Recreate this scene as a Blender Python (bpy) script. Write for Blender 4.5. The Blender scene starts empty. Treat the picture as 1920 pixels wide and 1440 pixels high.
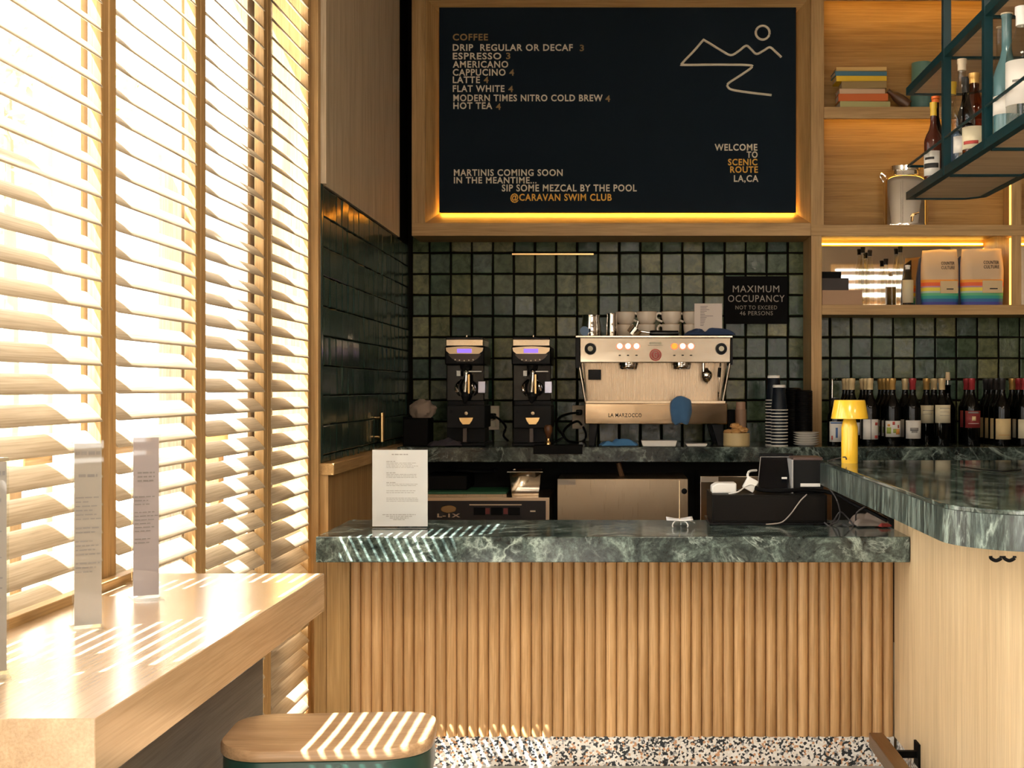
import bpy, bmesh, math, random
from mathutils import Vector, noise, Matrix
random.seed(11)
sc = bpy.context.scene
COL = sc.collection

# ------------------------------------------------------------------ camera, sky, sun, exposure
F, VX, VY, EYE = 2430.0, 1155.0, 728.0, 1.246      # focal length in pixels (1920 x 1440), vanishing point, eye height
cam_d = bpy.data.cameras.new('camera'); cam = bpy.data.objects.new('camera', cam_d); COL.objects.link(cam)
cam.location = (0, 0, EYE); cam.rotation_euler = (math.pi/2, 0, 0)
cam_d.sensor_width = 36; cam_d.lens = F/1920*36
cam_d.shift_x = (960-VX)/1920; cam_d.shift_y = (VY-720)/1920
cam_d.clip_start = .05; cam_d.clip_end = 200
sc.camera = cam
sc.view_settings.view_transform = 'Standard'; sc.view_settings.look = 'None'
sc.view_settings.exposure = 2.2; sc.view_settings.gamma = 1; sc.view_settings.use_curve_mapping = False
sc.cycles.use_denoising = True
sc.cycles.max_bounces = 10; sc.cycles.transparent_max_bounces = 24
sc.cycles.sample_clamp_indirect = 6

w = bpy.data.worlds.new('sky'); sc.world = w; w.use_nodes = True
bg = w.node_tree.nodes['Background']; bg.inputs[0].default_value = (1.0, .99, .965, 1); bg.inputs[1].default_value = 1.6

SUN = Vector((1, .83, -2.05)).normalized()
sd = bpy.data.lights.new('sun', 'SUN'); sd.energy = 13; sd.angle = math.radians(.25); sd.color = (1, .96, .90)
so = bpy.data.objects.new('sun', sd); COL.objects.link(so); so.location = (-6, -4, 9)
so.rotation_euler = SUN.to_track_quat('-Z', 'Y').to_euler()

def area(name, loc, rot, sx, sy, energy, color, portal=False):
    d = bpy.data.lights.new(name, 'AREA'); d.shape = 'RECTANGLE'; d.size = sx; d.size_y = sy; d.energy = energy; d.color = color
    o = bpy.data.objects.new(name, d); COL.objects.link(o); o.location = loc; o.rotation_euler = rot
    if portal: d.cycles.is_portal = True
    return o
area('rear_window_portal', (1.72, -3.0, 1.75), (math.pi/2, 0, 0), 4.5, 2.1, 1, (1, 1, 1), True)
area('side_window_portal', (-1.21, .8, 1.4), (math.pi/2, 0, -math.pi/2), 7.7, 2.8, 1, (1, 1, 1), True)
# warm fill lights added under the ceiling, out of frame, to brighten the bar
for lx, ly, e in ((.3, 1.4, 9), (2.2, 1.0, 12), (1.2, -1.0, 12)):
    area('fill_light', (lx, ly, 3.24), (0, 0, 0), .7, .7, e, (1, .86, .68))

# ------------------------------------------------------------------ helpers
def X(px, D): return (px-VX)*D/F
def Z(py, D): return EYE-(py-VY)*D/F
def at(px, py, D): return Vector((X(px, D), D, Z(py, D)))

ORI = {}
def tag(o, label=None, cat=None, group=None, kind=None):
    if label: o['label'] = label
    if cat: o['category'] = cat
    if group: o['group'] = group
    if kind: o['kind'] = kind
    return o
def thing(name, label, cat, loc=(0, 0, 0), group=None):
    o = bpy.data.objects.new(name, None); COL.objects.link(o); o.location = loc
    o.empty_display_size = .05
    ORI[o.name] = Vector(loc)
    return tag(o, label, cat, group)

class MB:
    def __init__(s): s.v = []; s.f = []
    def add(s, vs, fs):
        b = len(s.v); s.v += [tuple(p) for p in vs]; s.f += [tuple(i+b for i in f) for f in fs]; return s
    def box(s, x0, x1, y0, y1, z0, z1):
        return s.add([(x0,y0,z0),(x1,y0,z0),(x1,y1,z0),(x0,y1,z0),(x0,y0,z1),(x1,y0,z1),(x1,y1,z1),(x0,y1,z1)],
                     [(0,3,2,1),(4,5,6,7),(0,1,5,4),(1,2,6,5),(2,3,7,6),(3,0,4,7)])
    def prism(s, poly, axis, a0, a1):
        n = len(poly)
        mk = {'y': lambda p, a: (p[0], a, p[1]), 'x': lambda p, a: (a, p[0], p[1]), 'z': lambda p, a: (p[0], p[1], a)}[axis]
        vs = [mk(p, a0) for p in poly]+[mk(p, a1) for p in poly]
        return s.add(vs, [tuple(range(n)), tuple(range(2*n-1, n-1, -1))]+[(i, (i+1) % n, n+(i+1) % n, n+i) for i in range(n)])
    def lathe(s, prof, c=(0, 0, 0), n=28, axis='z', a0=0, a1=None):
        full = a1 is None
        cols = n if full else n+1
        vs = []; idx = []
        def put(r, t, h):
            a, b = r*math.cos(t), r*math.sin(t)
            if axis == 'z': return (c[0]+a, c[1]+b, c[2]+h)
            if axis == 'y': return (c[0]+a, c[1]+h, c[2]+b)
            return (c[0]+h, c[1]+a, c[2]+b)
        for r, h in prof:
            if r < 1e-6 and full: idx.append([len(vs)]*cols); vs.append(put(0, 0, h))
            else:
                row = []
                for k in range(cols):
                    t = (2*math.pi*k/n) if full else a0+(a1-a0)*k/n
                    row.append(len(vs)); vs.append(put(r, t, h))
                idx.append(row)
        fs = []
        for i in range(len(prof)-1):
            for k in range(cols if full else n):
                k2 = (k+1) % cols
                q = [idx[i][k], idx[i][k2], idx[i+1][k2], idx[i+1][k]]
                u = []
                for z in q:
                    if z not in u: u.append(z)
                if len(u) > 2: fs.append(tuple(u))
        if full:
            if prof[0][0] > 1e-6: fs.append(tuple(idx[0]))
            if prof[-1][0] > 1e-6: fs.append(tuple(idx[-1]))
        return s.add(vs, fs)
    def cyl(s, p0, p1, r0, r1=None, n=20):
        return s.tube([p0, p1], [r0, r0 if r1 is None else r1], n, smooth=0)
    def tube(s, pts, r, n=8, smooth=6, closed=False):
        pts = [Vector(p) for p in pts]
        rr = list(r) if isinstance(r, (list, tuple)) else [r]*len(pts)
        if smooth and len(pts) > 2:
            q = []; qr = []; m = len(pts)
            rng = range(m) if closed else range(m-1)
            for i in rng:
                if closed: a, b, c_, d = pts[i-1], pts[i], pts[(i+1) % m], pts[(i+2) % m]
                else: a, b, c_, d = pts[max(i-1, 0)], pts[i], pts[i+1], pts[min(i+2, m-1)]
                for k in range(smooth):
                    t = k/smooth
                    q.append(.5*((2*b)+(c_-a)*t+(2*a-5*b+4*c_-d)*t*t+(3*b-a-3*c_+d)*t**3)); qr.append(rr[i]*(1-t)+rr[(i+1) % m]*t)
            if not closed: q.append(pts[-1]); qr.append(rr[-1])
            pts, rr = q, qr
        m = len(pts); vs = []; up = Vector((.13, .21, .97)).normalized()
        for i, p in enumerate(pts):
            t = (pts[(i+1) % m]-pts[i-1]) if closed else (pts[min(i+1, m-1)]-pts[max(i-1, 0)])
            t.normalize()
            if abs(t.dot(up)) > .95: u = t.cross(Vector((1, 0, 0)))
            else: u = t.cross(up)
            u.normalize(); v = t.cross(u)
            for k in range(n):
                a = 2*math.pi*k/n; vs.append(p+(u*math.cos(a)+v*math.sin(a))*rr[i])
        fs = []
        for i in range(m if closed else m-1):
            j = (i+1) % m
            for k in range(n): fs.append((i*n+k, i*n+(k+1) % n, j*n+(k+1) % n, j*n+k))
        if not closed: fs += [tuple(range(n)), tuple(range((m-1)*n, m*n))]
        return s.add(vs, fs)
    def sheet(s, fn, nu, nv):
        vs = [fn(i/nu, j/nv) for j in range(nv+1) for i in range(nu+1)]
        fs = [(j*(nu+1)+i, j*(nu+1)+i+1, (j+1)*(nu+1)+i+1, (j+1)*(nu+1)+i) for j in range(nv) for i in range(nu)]
        return s.add(vs, fs)
    def ball(s, c, rx, ry, rz, fn=None, n=24, m=14):
        prof = []
        b = len(s.v)
        s.lathe([(math.sin(math.pi*i/m), -math.cos(math.pi*i/m)) for i in range(m+1)], (0, 0, 0), n)
        for i in range(b, len(s.v)):
            p = Vector(s.v[i]); k = fn(p) if fn else 1
            s.v[i] = (c[0]+p.x*rx*k, c[1]+p.y*ry*k, c[2]+p.z*rz*k)
        return s
    def build(s, name, mat, parent=None, loc=None, bevel=0, sub=0, solid=0, smooth=True, ang=35):
        o_ = ORI[parent.name] if parent is not None else Vector(loc or (0, 0, 0))
        me = bpy.data.meshes.new(name)
        me.from_pydata([(p[0]-o_.x, p[1]-o_.y, p[2]-o_.z) for p in s.v], [], s.f)
        bm = bmesh.new(); bm.from_mesh(me)
        bmesh.ops.recalc_face_normals(bm, faces=bm.faces); bm.to_mesh(me); bm.free()
        if smooth:
            for p in me.polygons: p.use_smooth = True
            me.set_sharp_from_angle(angle=math.radians(ang))
        ob = bpy.data.objects.new(name, me); COL.objects.link(ob)
        me.materials.append(mat)
        if parent is not None: ob.parent = parent
        else: ob.location = o_
        ORI[ob.name] = o_
        if solid:
            m = ob.modifiers.new('thickness', 'SOLIDIFY'); m.thickness = solid; m.offset = 0
        if bevel:
            m = ob.modifiers.new('soft_edge', 'BEVEL'); m.width = bevel; m.segments = 2; m.limit_method = 'ANGLE'
        if sub:
            m = ob.modifiers.new('round', 'SUBSURF'); m.levels = sub; m.render_levels = sub
        return ob

def box(x0, x1, y0, y1, z0, z1): return MB().box(x0, x1, y0, y1, z0, z1)
def pbox(px0, py0, px1, py1, D0, D1):      # a box whose front face covers that rectangle at depth D0
    return MB().box(X(px0, D0), X(px1, D0), D0, D1, Z(py1, D0), Z(py0, D0))
def struct(name, mb, mat, **k):
    o = mb.build(name, mat, **k); o['kind'] = 'structure'; return o
def copy_tree(o, loc=None, parent=None, rotz=None):
    c = o.copy(); COL.objects.link(c)
    if parent is not None: c.parent = parent
    if loc is not None: c.location = loc
    if rotz is not None: c.rotation_euler.z = rotz
    for ch in list(o.children): copy_tree(ch, None, c)
    return c

_t = bpy.data.curves.new('probe', 'FONT'); _t.body = 'H'
_o = bpy.data.objects.new('probe', _t); COL.objects.link(_o)
def text_mesh(body, off=0.0):
    _t.body = body; _t.size = 1; _t.offset = off; _t.extrude = .01; _t.resolution_u = 3; _t.space_character = 1.12
    bpy.context.view_layer.update()
    dg = bpy.context.evaluated_depsgraph_get()
    me = bpy.data.meshes.new_from_object(_o.evaluated_get(dg))
    return me
_c = text_mesh('H'); CAP = max(v.co.y for v in _c.vertices)
def writing(name, body, x0, x1, ztop, zbot, y, mat, parent, off=.012, right=False):
    """letters standing on a surface that faces -Y: from x0 to x1, capitals between zbot and ztop"""
    me = text_mesh(body, off)
    xs = [v.co.x for v in me.vertices]; lo, hi = min(xs), max(xs)
    sx = (x1-x0)/(hi-lo); sz = (ztop-zbot)/(CAP+2*off)
    base = ORI[parent.name] if parent is not None else Vector((0, 0, 0))
    for v in me.vertices:
        c = v.co.copy(); v.co = Vector((x0+(c.x-lo)*sx, y-.0012-c.z*.06, zbot+(c.y+off)*sz))-base
    ob = bpy.data.objects.new(name, me); COL.objects.link(ob); ob.parent = parent
    me.materials.clear(); me.materials.append(mat); ORI[ob.name] = base
    return ob
def pwriting(name, body, px0, py0, px1, py1, D, mat, parent, off=.012):
    return writing(name, body, X(px0, D), X(px1, D), Z(py0, D), Z(py1, D), D, mat, parent, off)

# ------------------------------------------------------------------ materials
def newmat(name):
    m = bpy.data.materials.new(name); m.use_nodes = True
    nt = m.node_tree; return m, nt, nt.nodes['Principled BSDF']
def pbr(name, col, rough=.5, metal=0, coat=0, spec=.5, emit=None, es=0, trans=0, bump=0, bscale=200, sheen=0):
    m, nt, b = newmat(name)
    b.inputs['Base Color'].default_value = (*col, 1); b.inputs['Roughness'].default_value = rough; b.inputs['Metallic'].default_value = metal
    b.inputs['Coat Weight'].default_value = coat; b.inputs['Specular IOR Level'].default_value = spec
    b.inputs['Transmission Weight'].default_value = trans; b.inputs['Sheen Weight'].default_value = sheen
    if emit: b.inputs['Emission Color'].default_value = (*emit, 1); b.inputs['Emission Strength'].default_value = es
    if bump:
        tc = nt.nodes.new('ShaderNodeTexCoord'); n = nt.nodes.new('ShaderNodeTexNoise'); n.inputs['Scale'].default_value = bscale
        n.inputs['Detail'].default_value = 4
        bp = nt.nodes.new('ShaderNodeBump'); bp.inputs['Strength'].default_value = bump; bp.inputs['Distance'].default_value = .002
        nt.links.new(tc.outputs['Object'], n.inputs['Vector']); nt.links.new(n.outputs['Fac'], bp.inputs['Height']); nt.links.new(bp.outputs['Normal'], b.inputs['Normal'])
    return m
def ramp(nt, stops, interp='LINEAR'):
    r = nt.nodes.new('ShaderNodeValToRGB'); r.color_ramp.interpolation = interp
    e = r.color_ramp.elements
    while len(e) < len(stops): e.new(.5)
    for q, (p, c) in zip(e, stops): q.position = p; q.color = (*c, 1) if len(c) == 3 else c
    return r
def coords(nt, scale, island=0):
    tc = nt.nodes.new('ShaderNodeTexCoord'); mp = nt.nodes.new('ShaderNodeMapping'); mp.inputs['Scale'].default_value = scale
    src = tc.outputs['Object']
    if island:
        g = nt.nodes.new('ShaderNodeNewGeometry'); mu = nt.nodes.new('ShaderNodeVectorMath'); mu.operation = 'MULTIPLY_ADD'
        mu.inputs[1].default_value = (island, island*.7, island*1.3)
        nt.links.new(g.outputs['Random Per Island'], mu.inputs[0]); nt.links.new(src, mu.inputs[2]); src = mu.outputs[0]
    nt.links.new(src, mp.inputs['Vector']); return mp.outputs['Vector']
def noise_node(nt, vec, scale, detail=6, rough=.6, dist=0):
    n = nt.nodes.new('ShaderNodeTexNoise'); n.inputs['Scale'].default_value = scale; n.inputs['Detail'].default_value = detail
    n.inputs['Roughness'].default_value = rough; n.inputs['Distortion'].default_value = dist
    nt.links.new(vec, n.inputs['Vector']); return n
def mixc(nt, a, b, fac, mode='MIX'):
    m = nt.nodes.new('ShaderNodeMix'); m.data_type = 'RGBA'; m.blend_type = mode
    for s_, v in ((m.inputs['Factor'], fac), (m.inputs[6], a), (m.inputs[7], b)):
        if hasattr(v, 'is_linked') or hasattr(v, 'links'): nt.links.new(v, s_)
        elif isinstance(v, (int, float)): s_.default_value = v
        else: s_.default_value = (*v, 1)
    return m.outputs[2]
def wood(name, dark, mid, light, axis, rough=.45, island=0, vary=0, fine=1.0, spec=.4):
    m, nt, b = newmat(name)
    s = {'x': (1.2, 16, 16), 'y': (16, 1.2, 16), 'z': (16, 16, 1.2)}[axis]
    v = coords(nt, s, island)
    n1 = noise_node(nt, v, 1.6, 5, .6, .6)
    r1 = ramp(nt, [(.28, dark), (.5, mid), (.72, light)]); nt.links.new(n1.outputs['Fac'], r1.inputs['Fac'])
    s2 = {'x': (3, 160, 160), 'y': (160, 3, 160), 'z': (160, 160, 3)}[axis]
    v2 = coords(nt, s2, island)
    n2 = noise_node(nt, v2, 1.5, 3, .6)
    r2 = ramp(nt, [(.35, (.78, .74, .68)), (.6, (1.04, 1.03, 1.02))]); nt.links.new(n2.outputs['Fac'], r2.inputs['Fac'])
    c = mixc(nt, r1.outputs[0], r2.outputs[0], fine, 'MULTIPLY')
    if vary:
        g = nt.nodes.new('ShaderNodeNewGeometry'); r3 = ramp(nt, [(0, (1-vary, 1-vary*1.15, 1-vary*1.3)), (1, (1+vary*.5, 1+vary*.5, 1+vary*.5))])
        nt.links.new(g.outputs['Random Per Island'], r3.inputs['Fac']); c = mixc(nt, c, r3.outputs[0], 1.0, 'MULTIPLY')
    nt.links.new(c, b.inputs['Base Color'])
    b.inputs['Roughness'].default_value = rough; b.inputs['Specular IOR Level'].default_value = spec
    bp = nt.nodes.new('ShaderNodeBump'); bp.inputs['Strength'].default_value = .12; bp.inputs['Distance'].default_value = .001
    nt.links.new(n2.outputs['Fac'], bp.inputs['Height']); nt.links.new(bp.outputs['Normal'], b.inputs['Normal'])
    return m
OD, OM, OL = (.35, .205, .078), (.45, .28, .112), (.53, .345, .152)
oak_x, oak_y, oak_z = (wood('oak_'+a, OD, OM, OL, a) for a in 'xyz')
oak_reed = wood('oak_reed', (.44, .255, .108), (.57, .355, .165), (.66, .435, .225), 'z', .42, island=7, vary=.16)
oak_slat = wood('oak_slat', (.43, .35, .245), (.50, .42, .305), (.56, .48, .365), 'y', .5, island=3, vary=.05)
oak_pale = wood('oak_pale', (.60, .42, .22), (.68, .49, .27), (.74, .56, .33), 'z', .45, fine=.7)
oak_table = wood('oak_table', (.40, .27, .155), (.48, .335, .20), (.55, .395, .245), 'y', .24, fine=.7, spec=.9)
oak_table.node_tree.nodes['Principled BSDF'].inputs['Coat Weight'].default_value = .8
oak_table.node_tree.nodes['Principled BSDF'].inputs['Coat Roughness'].default_value = .22
oak_frame = wood('oak_frame', (.42, .34, .25), (.48, .40, .30), (.54, .46, .36), 'z', .5)
oak_grey = wood('oak_grey', (.46, .37, .25), (.58, .48, .34), (.66, .56, .42), 'z', .6)
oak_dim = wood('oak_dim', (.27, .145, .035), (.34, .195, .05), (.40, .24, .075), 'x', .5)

def tile_mat(name, a, b_, c_, vert=False):
    m, nt, b = newmat(name)
    g = nt.nodes.new('ShaderNodeNewGeometry')
    r = ramp(nt, [(0, a), (.45, b_), (.8, c_), (1, (c_[0]*1.25, c_[1]*1.15, c_[2]))]); nt.links.new(g.outputs['Random Per Island'], r.inputs['Fac'])
    v = coords(nt, (1, 1, .25) if vert else (1, 1, 1), 5)
    n = noise_node(nt, v, 70 if vert else 28, 5, .65, .5); n2 = noise_node(nt, v, 14, 3, .5)
    r2 = ramp(nt, [(.3, (.45, .5, .45)), (.55, (1, 1, 1)), (.75, (1.5, 1.42, 1.15))]); nt.links.new(n.outputs['Fac'], r2.inputs['Fac'])
    c = mixc(nt, r.outputs[0], r2.outputs[0], 1.0, 'MULTIPLY'); nt.links.new(c, b.inputs['Base Color'])
    rr = ramp(nt, [(.3, (.09,)*3), (.8, (.28,)*3)]); nt.links.new(n.outputs['Fac'], rr.inputs['Fac']); nt.links.new(rr.outputs[0], b.inputs['Roughness'])
    bp = nt.nodes.new('ShaderNodeBump'); bp.inputs['Strength'].default_value = .55; bp.inputs['Distance'].default_value = .004
    nt.links.new(n2.outputs['Fac'], bp.inputs['Height'])
    bp2 = nt.nodes.new('ShaderNodeBump'); bp2.inputs['Strength'].default_value = .25; bp2.inputs['Distance'].default_value = .002
    nt.links.new(n.outputs['Fac'], bp2.inputs['Height']); nt.links.new(bp.outputs['Normal'], bp2.inputs['Normal'])
    nt.links.new(bp2.outputs['Normal'], b.inputs['Normal']); b.inputs['Specular IOR Level'].default_value = .34
    return m
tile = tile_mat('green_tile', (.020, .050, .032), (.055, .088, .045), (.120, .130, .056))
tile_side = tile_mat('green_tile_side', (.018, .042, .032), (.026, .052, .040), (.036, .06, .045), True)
grout = pbr('grout', (.009, .007, .005), .95, spec=.05)

def marble(name, k=1.0, vs=(1, 1, 1), rough=.12):
    m, nt, b = newmat(name)
    v = coords(nt, vs)
    n1 = noise_node(nt, v, 11, 12, .74, .9)
    r1 = ramp(nt, [(.36, (.006*k, .011*k, .010*k)), (.48, (.030*k, .044*k, .039*k)), (.56, (.075*k, .105*k, .092*k)), (.68, (.22*k, .29*k, .255*k))]); nt.links.new(n1.outputs['Fac'], r1.inputs['Fac'])
    n4 = noise_node(nt, v, 90, 4, .7); r4 = ramp(nt, [(.32, (.4, .4, .4)), (.68, (1.5, 1.5, 1.5))]); nt.links.new(n4.outputs['Fac'], r4.inputs['Fac'])
    c0 = mixc(nt, r1.outputs[0], r4.outputs[0], 1.0, 'MULTIPLY')
    def vein(scale, dist, wd, seed):
        mp = nt.nodes.new('ShaderNodeVectorMath'); mp.operation = 'ADD'; mp.inputs[1].default_value = (seed, seed*1.7, seed*.6); nt.links.new(v, mp.inputs[0])
        n2 = noise_node(nt, mp.outputs[0], scale, 9, .62, dist)
        sub = nt.nodes.new('ShaderNodeMath'); sub.operation = 'SUBTRACT'; sub.inputs[1].default_value = .5; nt.links.new(n2.outputs['Fac'], sub.inputs[0])
        ab = nt.nodes.new('ShaderNodeMath'); ab.operation = 'ABSOLUTE'; nt.links.new(sub.outputs[0], ab.inputs[0])
        r2 = ramp(nt, [(0, (1, 1, 1)), (wd*.35, (.4, .4, .4)), (wd, (0, 0, 0))]); nt.links.new(ab.outputs[0], r2.inputs['Fac'])
        n3 = noise_node(nt, mp.outputs[0], scale*2.2, 3, .5); r3 = ramp(nt, [(.44, (0, 0, 0)), (.62, (.9, .9, .9))]); nt.links.new(n3.outputs['Fac'], r3.inputs['Fac'])
        return mixc(nt, r2.outputs[0], r3.outputs[0], 1.0, 'MULTIPLY')
    c = mixc(nt, c0, (.40*k, .50*k, .44*k), vein(2.2, 1.0, .030, 0))
    c = mixc(nt, c, (.34*k, .42*k, .38*k), vein(5.5, .7, .022, 4.3))
    nt.links.new(c, b.inputs['Base Color'])
    b.inputs['Roughness'].default_value = rough
    return m
marble_g = marble('green_marble', 1.1)
marble_b = marble('green_marble_bar', .8, (1.5, .55, .5), .085)
marble_d = marble('green_marble_back', .75)
marble_e = marble('green_marble_edge', .8, (3.4, 3.4, .5), .3)

def terrazzo():
    m, nt, b = newmat('terrazzo')
    v = coords(nt, (1, 1, 1))
    vo = nt.nodes.new('ShaderNodeTexVoronoi'); vo.inputs['Scale'].default_value = 150; nt.links.new(v, vo.inputs['Vector'])
    sp = nt.nodes.new('ShaderNodeSeparateColor'); nt.links.new(vo.outputs['Color'], sp.inputs[0])
    r = ramp(nt, [(0, (.02, .025, .03)), (.30, (.75, .72, .66)), (.62, (.55, .30, .16)), (.72, (.33, .33, .33)), (.80, (.82, .80, .76))], 'CONSTANT')
    nt.links.new(sp.outputs[0], r.inputs['Fac']); nt.links.new(r.outputs[0], b.inputs['Base Color']); b.inputs['Roughness'].default_value = .3
    return m
terr = terrazzo()
def brushed(name, col, rough, sc_=(2, 200, 200), wav=0):
    m, nt, b = newmat(name); b.inputs['Metallic'].default_value = 1; b.inputs['Base Color'].default_value = (*col, 1)
    v = coords(nt, sc_); n = noise_node(nt, v, 3, 3)
    r = ramp(nt, [(.3, (rough*.9,)*3), (.7, (rough*1.12,)*3)]); nt.links.new(n.outputs['Fac'], r.inputs['Fac']); nt.links.new(r.outputs[0], b.inputs['Roughness'])
    if wav:
        v2 = coords(nt, (1, 1, 1)); n2 = noise_node(nt, v2, 6, 2, .4)
        bp = nt.nodes.new('ShaderNodeBump'); bp.inputs['Strength'].default_value = wav; bp.inputs['Distance'].default_value = .02
        nt.links.new(n2.outputs['Fac'], bp.inputs['Height']); nt.links.new(bp.outputs['Normal'], b.inputs['Normal'])
    return m
steel = brushed('steel', (.58, .49, .38), .15, wav=.10)
steel_b = brushed('brushed_steel', (.44, .345, .235), .30, (200, 2, 2), .10)
chrome = pbr('chrome', (.85, .82, .78), .06, 1)
brass = pbr('brass', (.75, .52, .24), .25, 1)
bronze = brushed('bronze', (.30, .20, .11), .35, (200, 2, 200))
black = pbr('black_plastic', (.0022, .0022, .0027), .35, spec=.14)
black_m = pbr('black_matte', (.003, .0028, .0026), .6, spec=.1)
black_g = pbr('black_gloss', (.0015, .002, .0035), .1, spec=.3)
dark_grey = pbr('dark_grey', (.011, .011, .0115), .5, spec=.15)
charcoal = pbr('charcoal_wall', (.018, .017, .0155), .8, spec=.1)
white = pbr('white', (.78, .77, .74), .35)
white_p = pbr('white_paper', (.74, .73, .74), .7)
white_g = pbr('white_glaze', (.75, .73, .68), .15)
cream = pbr('cream_card', (.62, .53, .41), .7)
ink = pbr('ink', (.22, .20, .20), .8)
ink_d = pbr('dark_ink', (.03, .03, .03), .8)
beige_cup = pbr('beige_stoneware', (.70, .62, .52), .25)
teal = pbr('teal_paint', (.002, .024, .030), .4, spec=.25)
green_paint = pbr('green_paint', (.010, .045, .034), .3)
yellow = pbr('yellow_enamel', (.86, .52, .035), .22, coat=.4)
board_m = pbr('board_felt', (.0088, .016, .025), .9, spec=.12, bump=.4, bscale=900)
t_cream = pbr('letter_cream', (.66, .60, .48), .6); t_dim = pbr('letter_dim_gold', (.30, .19, .07), .6); t_or = pbr('letter_orange', (.75, .40, .05), .6)
blue_cloth = pbr('blue_cloth', (.045, .13, .27), .9, bump=.6, bscale=700, sheen=.2)
navy_cloth = pbr('navy_cloth', (.02, .045, .12), .9, bump=.6, bscale=700)
plum_cloth = pbr('plum_cloth', (.035, .03, .04), .9, bump=.5, bscale=600)
grey_cloth = pbr('grey_cloth', (.25, .20, .165), .9, bump=.5, bscale=500); red_cloth = pbr('red_cloth', (.35, .04, .03), .8)
kraft = pbr('kraft_paper', (.50, .35, .20), .8)
led = pbr('led_glow', (1, .6, .2), .5, emit=(1, .46, .05), es=11.0)
led_shelf = pbr('led_glow_shelf', (1, .6, .2), .5, emit=(1, .58, .10), es=4.5)
led_soft = pbr('led_glow_soft', (1, .6, .2), .5, emit=(1, .50, .07), es=.9)
btn_glow = pbr('button_glow', (1, .7, .5), .5, emit=(1, .62, .36), es=.55)
btn_ring = pbr('button_ring', (.8, .15, .08), .5, emit=(1, .16, .08), es=.28)
btn_hot = pbr('button_orange', (.9, .25, .03), .5, emit=(1, .22, .02), es=.4)
lcd = pbr('screen_violet', (.1, .05, .3), .4, emit=(.22, .12, .75), es=.35)
lcd_c = pbr('screen_cream', (.6, .55, .4), .4)
red_badge = pbr('red_badge', (.45, .05, .035), .35)
mirror = pbr('mirror', (.82, .78, .70), .02, 1)
plaster = pbr('plaster', (.62, .56, .47), .8); white_ext = pbr('white_render', (.85, .85, .84), .8); rear_m = pbr('rear_wall_paint', (.15, .105, .065), .7)
ceil_m = pbr('ceiling_paint', (.66, .60, .52), .9)
floor_m = pbr('floor_concrete', (.37, .345, .31), .45)
pave = pbr('pavement', (.55, .52, .48), .9)
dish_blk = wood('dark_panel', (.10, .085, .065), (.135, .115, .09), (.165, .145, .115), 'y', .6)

def thin_glass(name, tint, gl=1.0, rough=.02):
    m = bpy.data.materials.new(name); m.use_nodes = True; nt = m.node_tree; nt.nodes.clear()
    out = nt.nodes.new('ShaderNodeOutputMaterial'); mx = nt.nodes.new('ShaderNodeMixShader')
    tr = nt.nodes.new('ShaderNodeBsdfTransparent'); tr.inputs[0].default_value = (*tint, 1)
    go = nt.nodes.new('ShaderNodeBsdfGlossy'); go.inputs['Roughness'].default_value = rough; go.inputs[0].default_value = (gl, gl, gl, 1)
    fr = nt.nodes.new('ShaderNodeFresnel'); fr.inputs[0].default_value = 1.48
    ge = nt.nodes.new('ShaderNodeNewGeometry'); inv = nt.nodes.new('ShaderNodeMath'); inv.operation = 'SUBTRACT'; inv.inputs[0].default_value = 1
    mul = nt.nodes.new('ShaderNodeMath'); mul.operation = 'MULTIPLY'
    nt.links.new(ge.outputs['Backfacing'], inv.inputs[1]); nt.links.new(inv.outputs[0], mul.inputs[0]); nt.links.new(fr.outputs[0], mul.inputs[1])
    nt.links.new(mul.outputs[0], mx.inputs[0]); nt.links.new(tr.outputs[0], mx.inputs[1]); nt.links.new(go.outputs[0], mx.inputs[2]); nt.links.new(mx.outputs[0], out.inputs[0])
    return m
glass_win = thin_glass('window_glass', (.97, .98, .98), .45)
acrylic = thin_glass('acrylic', (.93, .95, .95))
glass_clear = thin_glass('clear_glass', (.86, .86, .82))
glass_amber = thin_glass('amber_glass', (.42, .17, .05)); glass_red = thin_glass('brown_glass', (.26, .07, .03))
glass_teal = pbr('teal_glass', (.07, .15, .165), .12)
wine_glass = pbr('dark_bottle', (.0015, .0018, .0015), .06, spec=.28)

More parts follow.
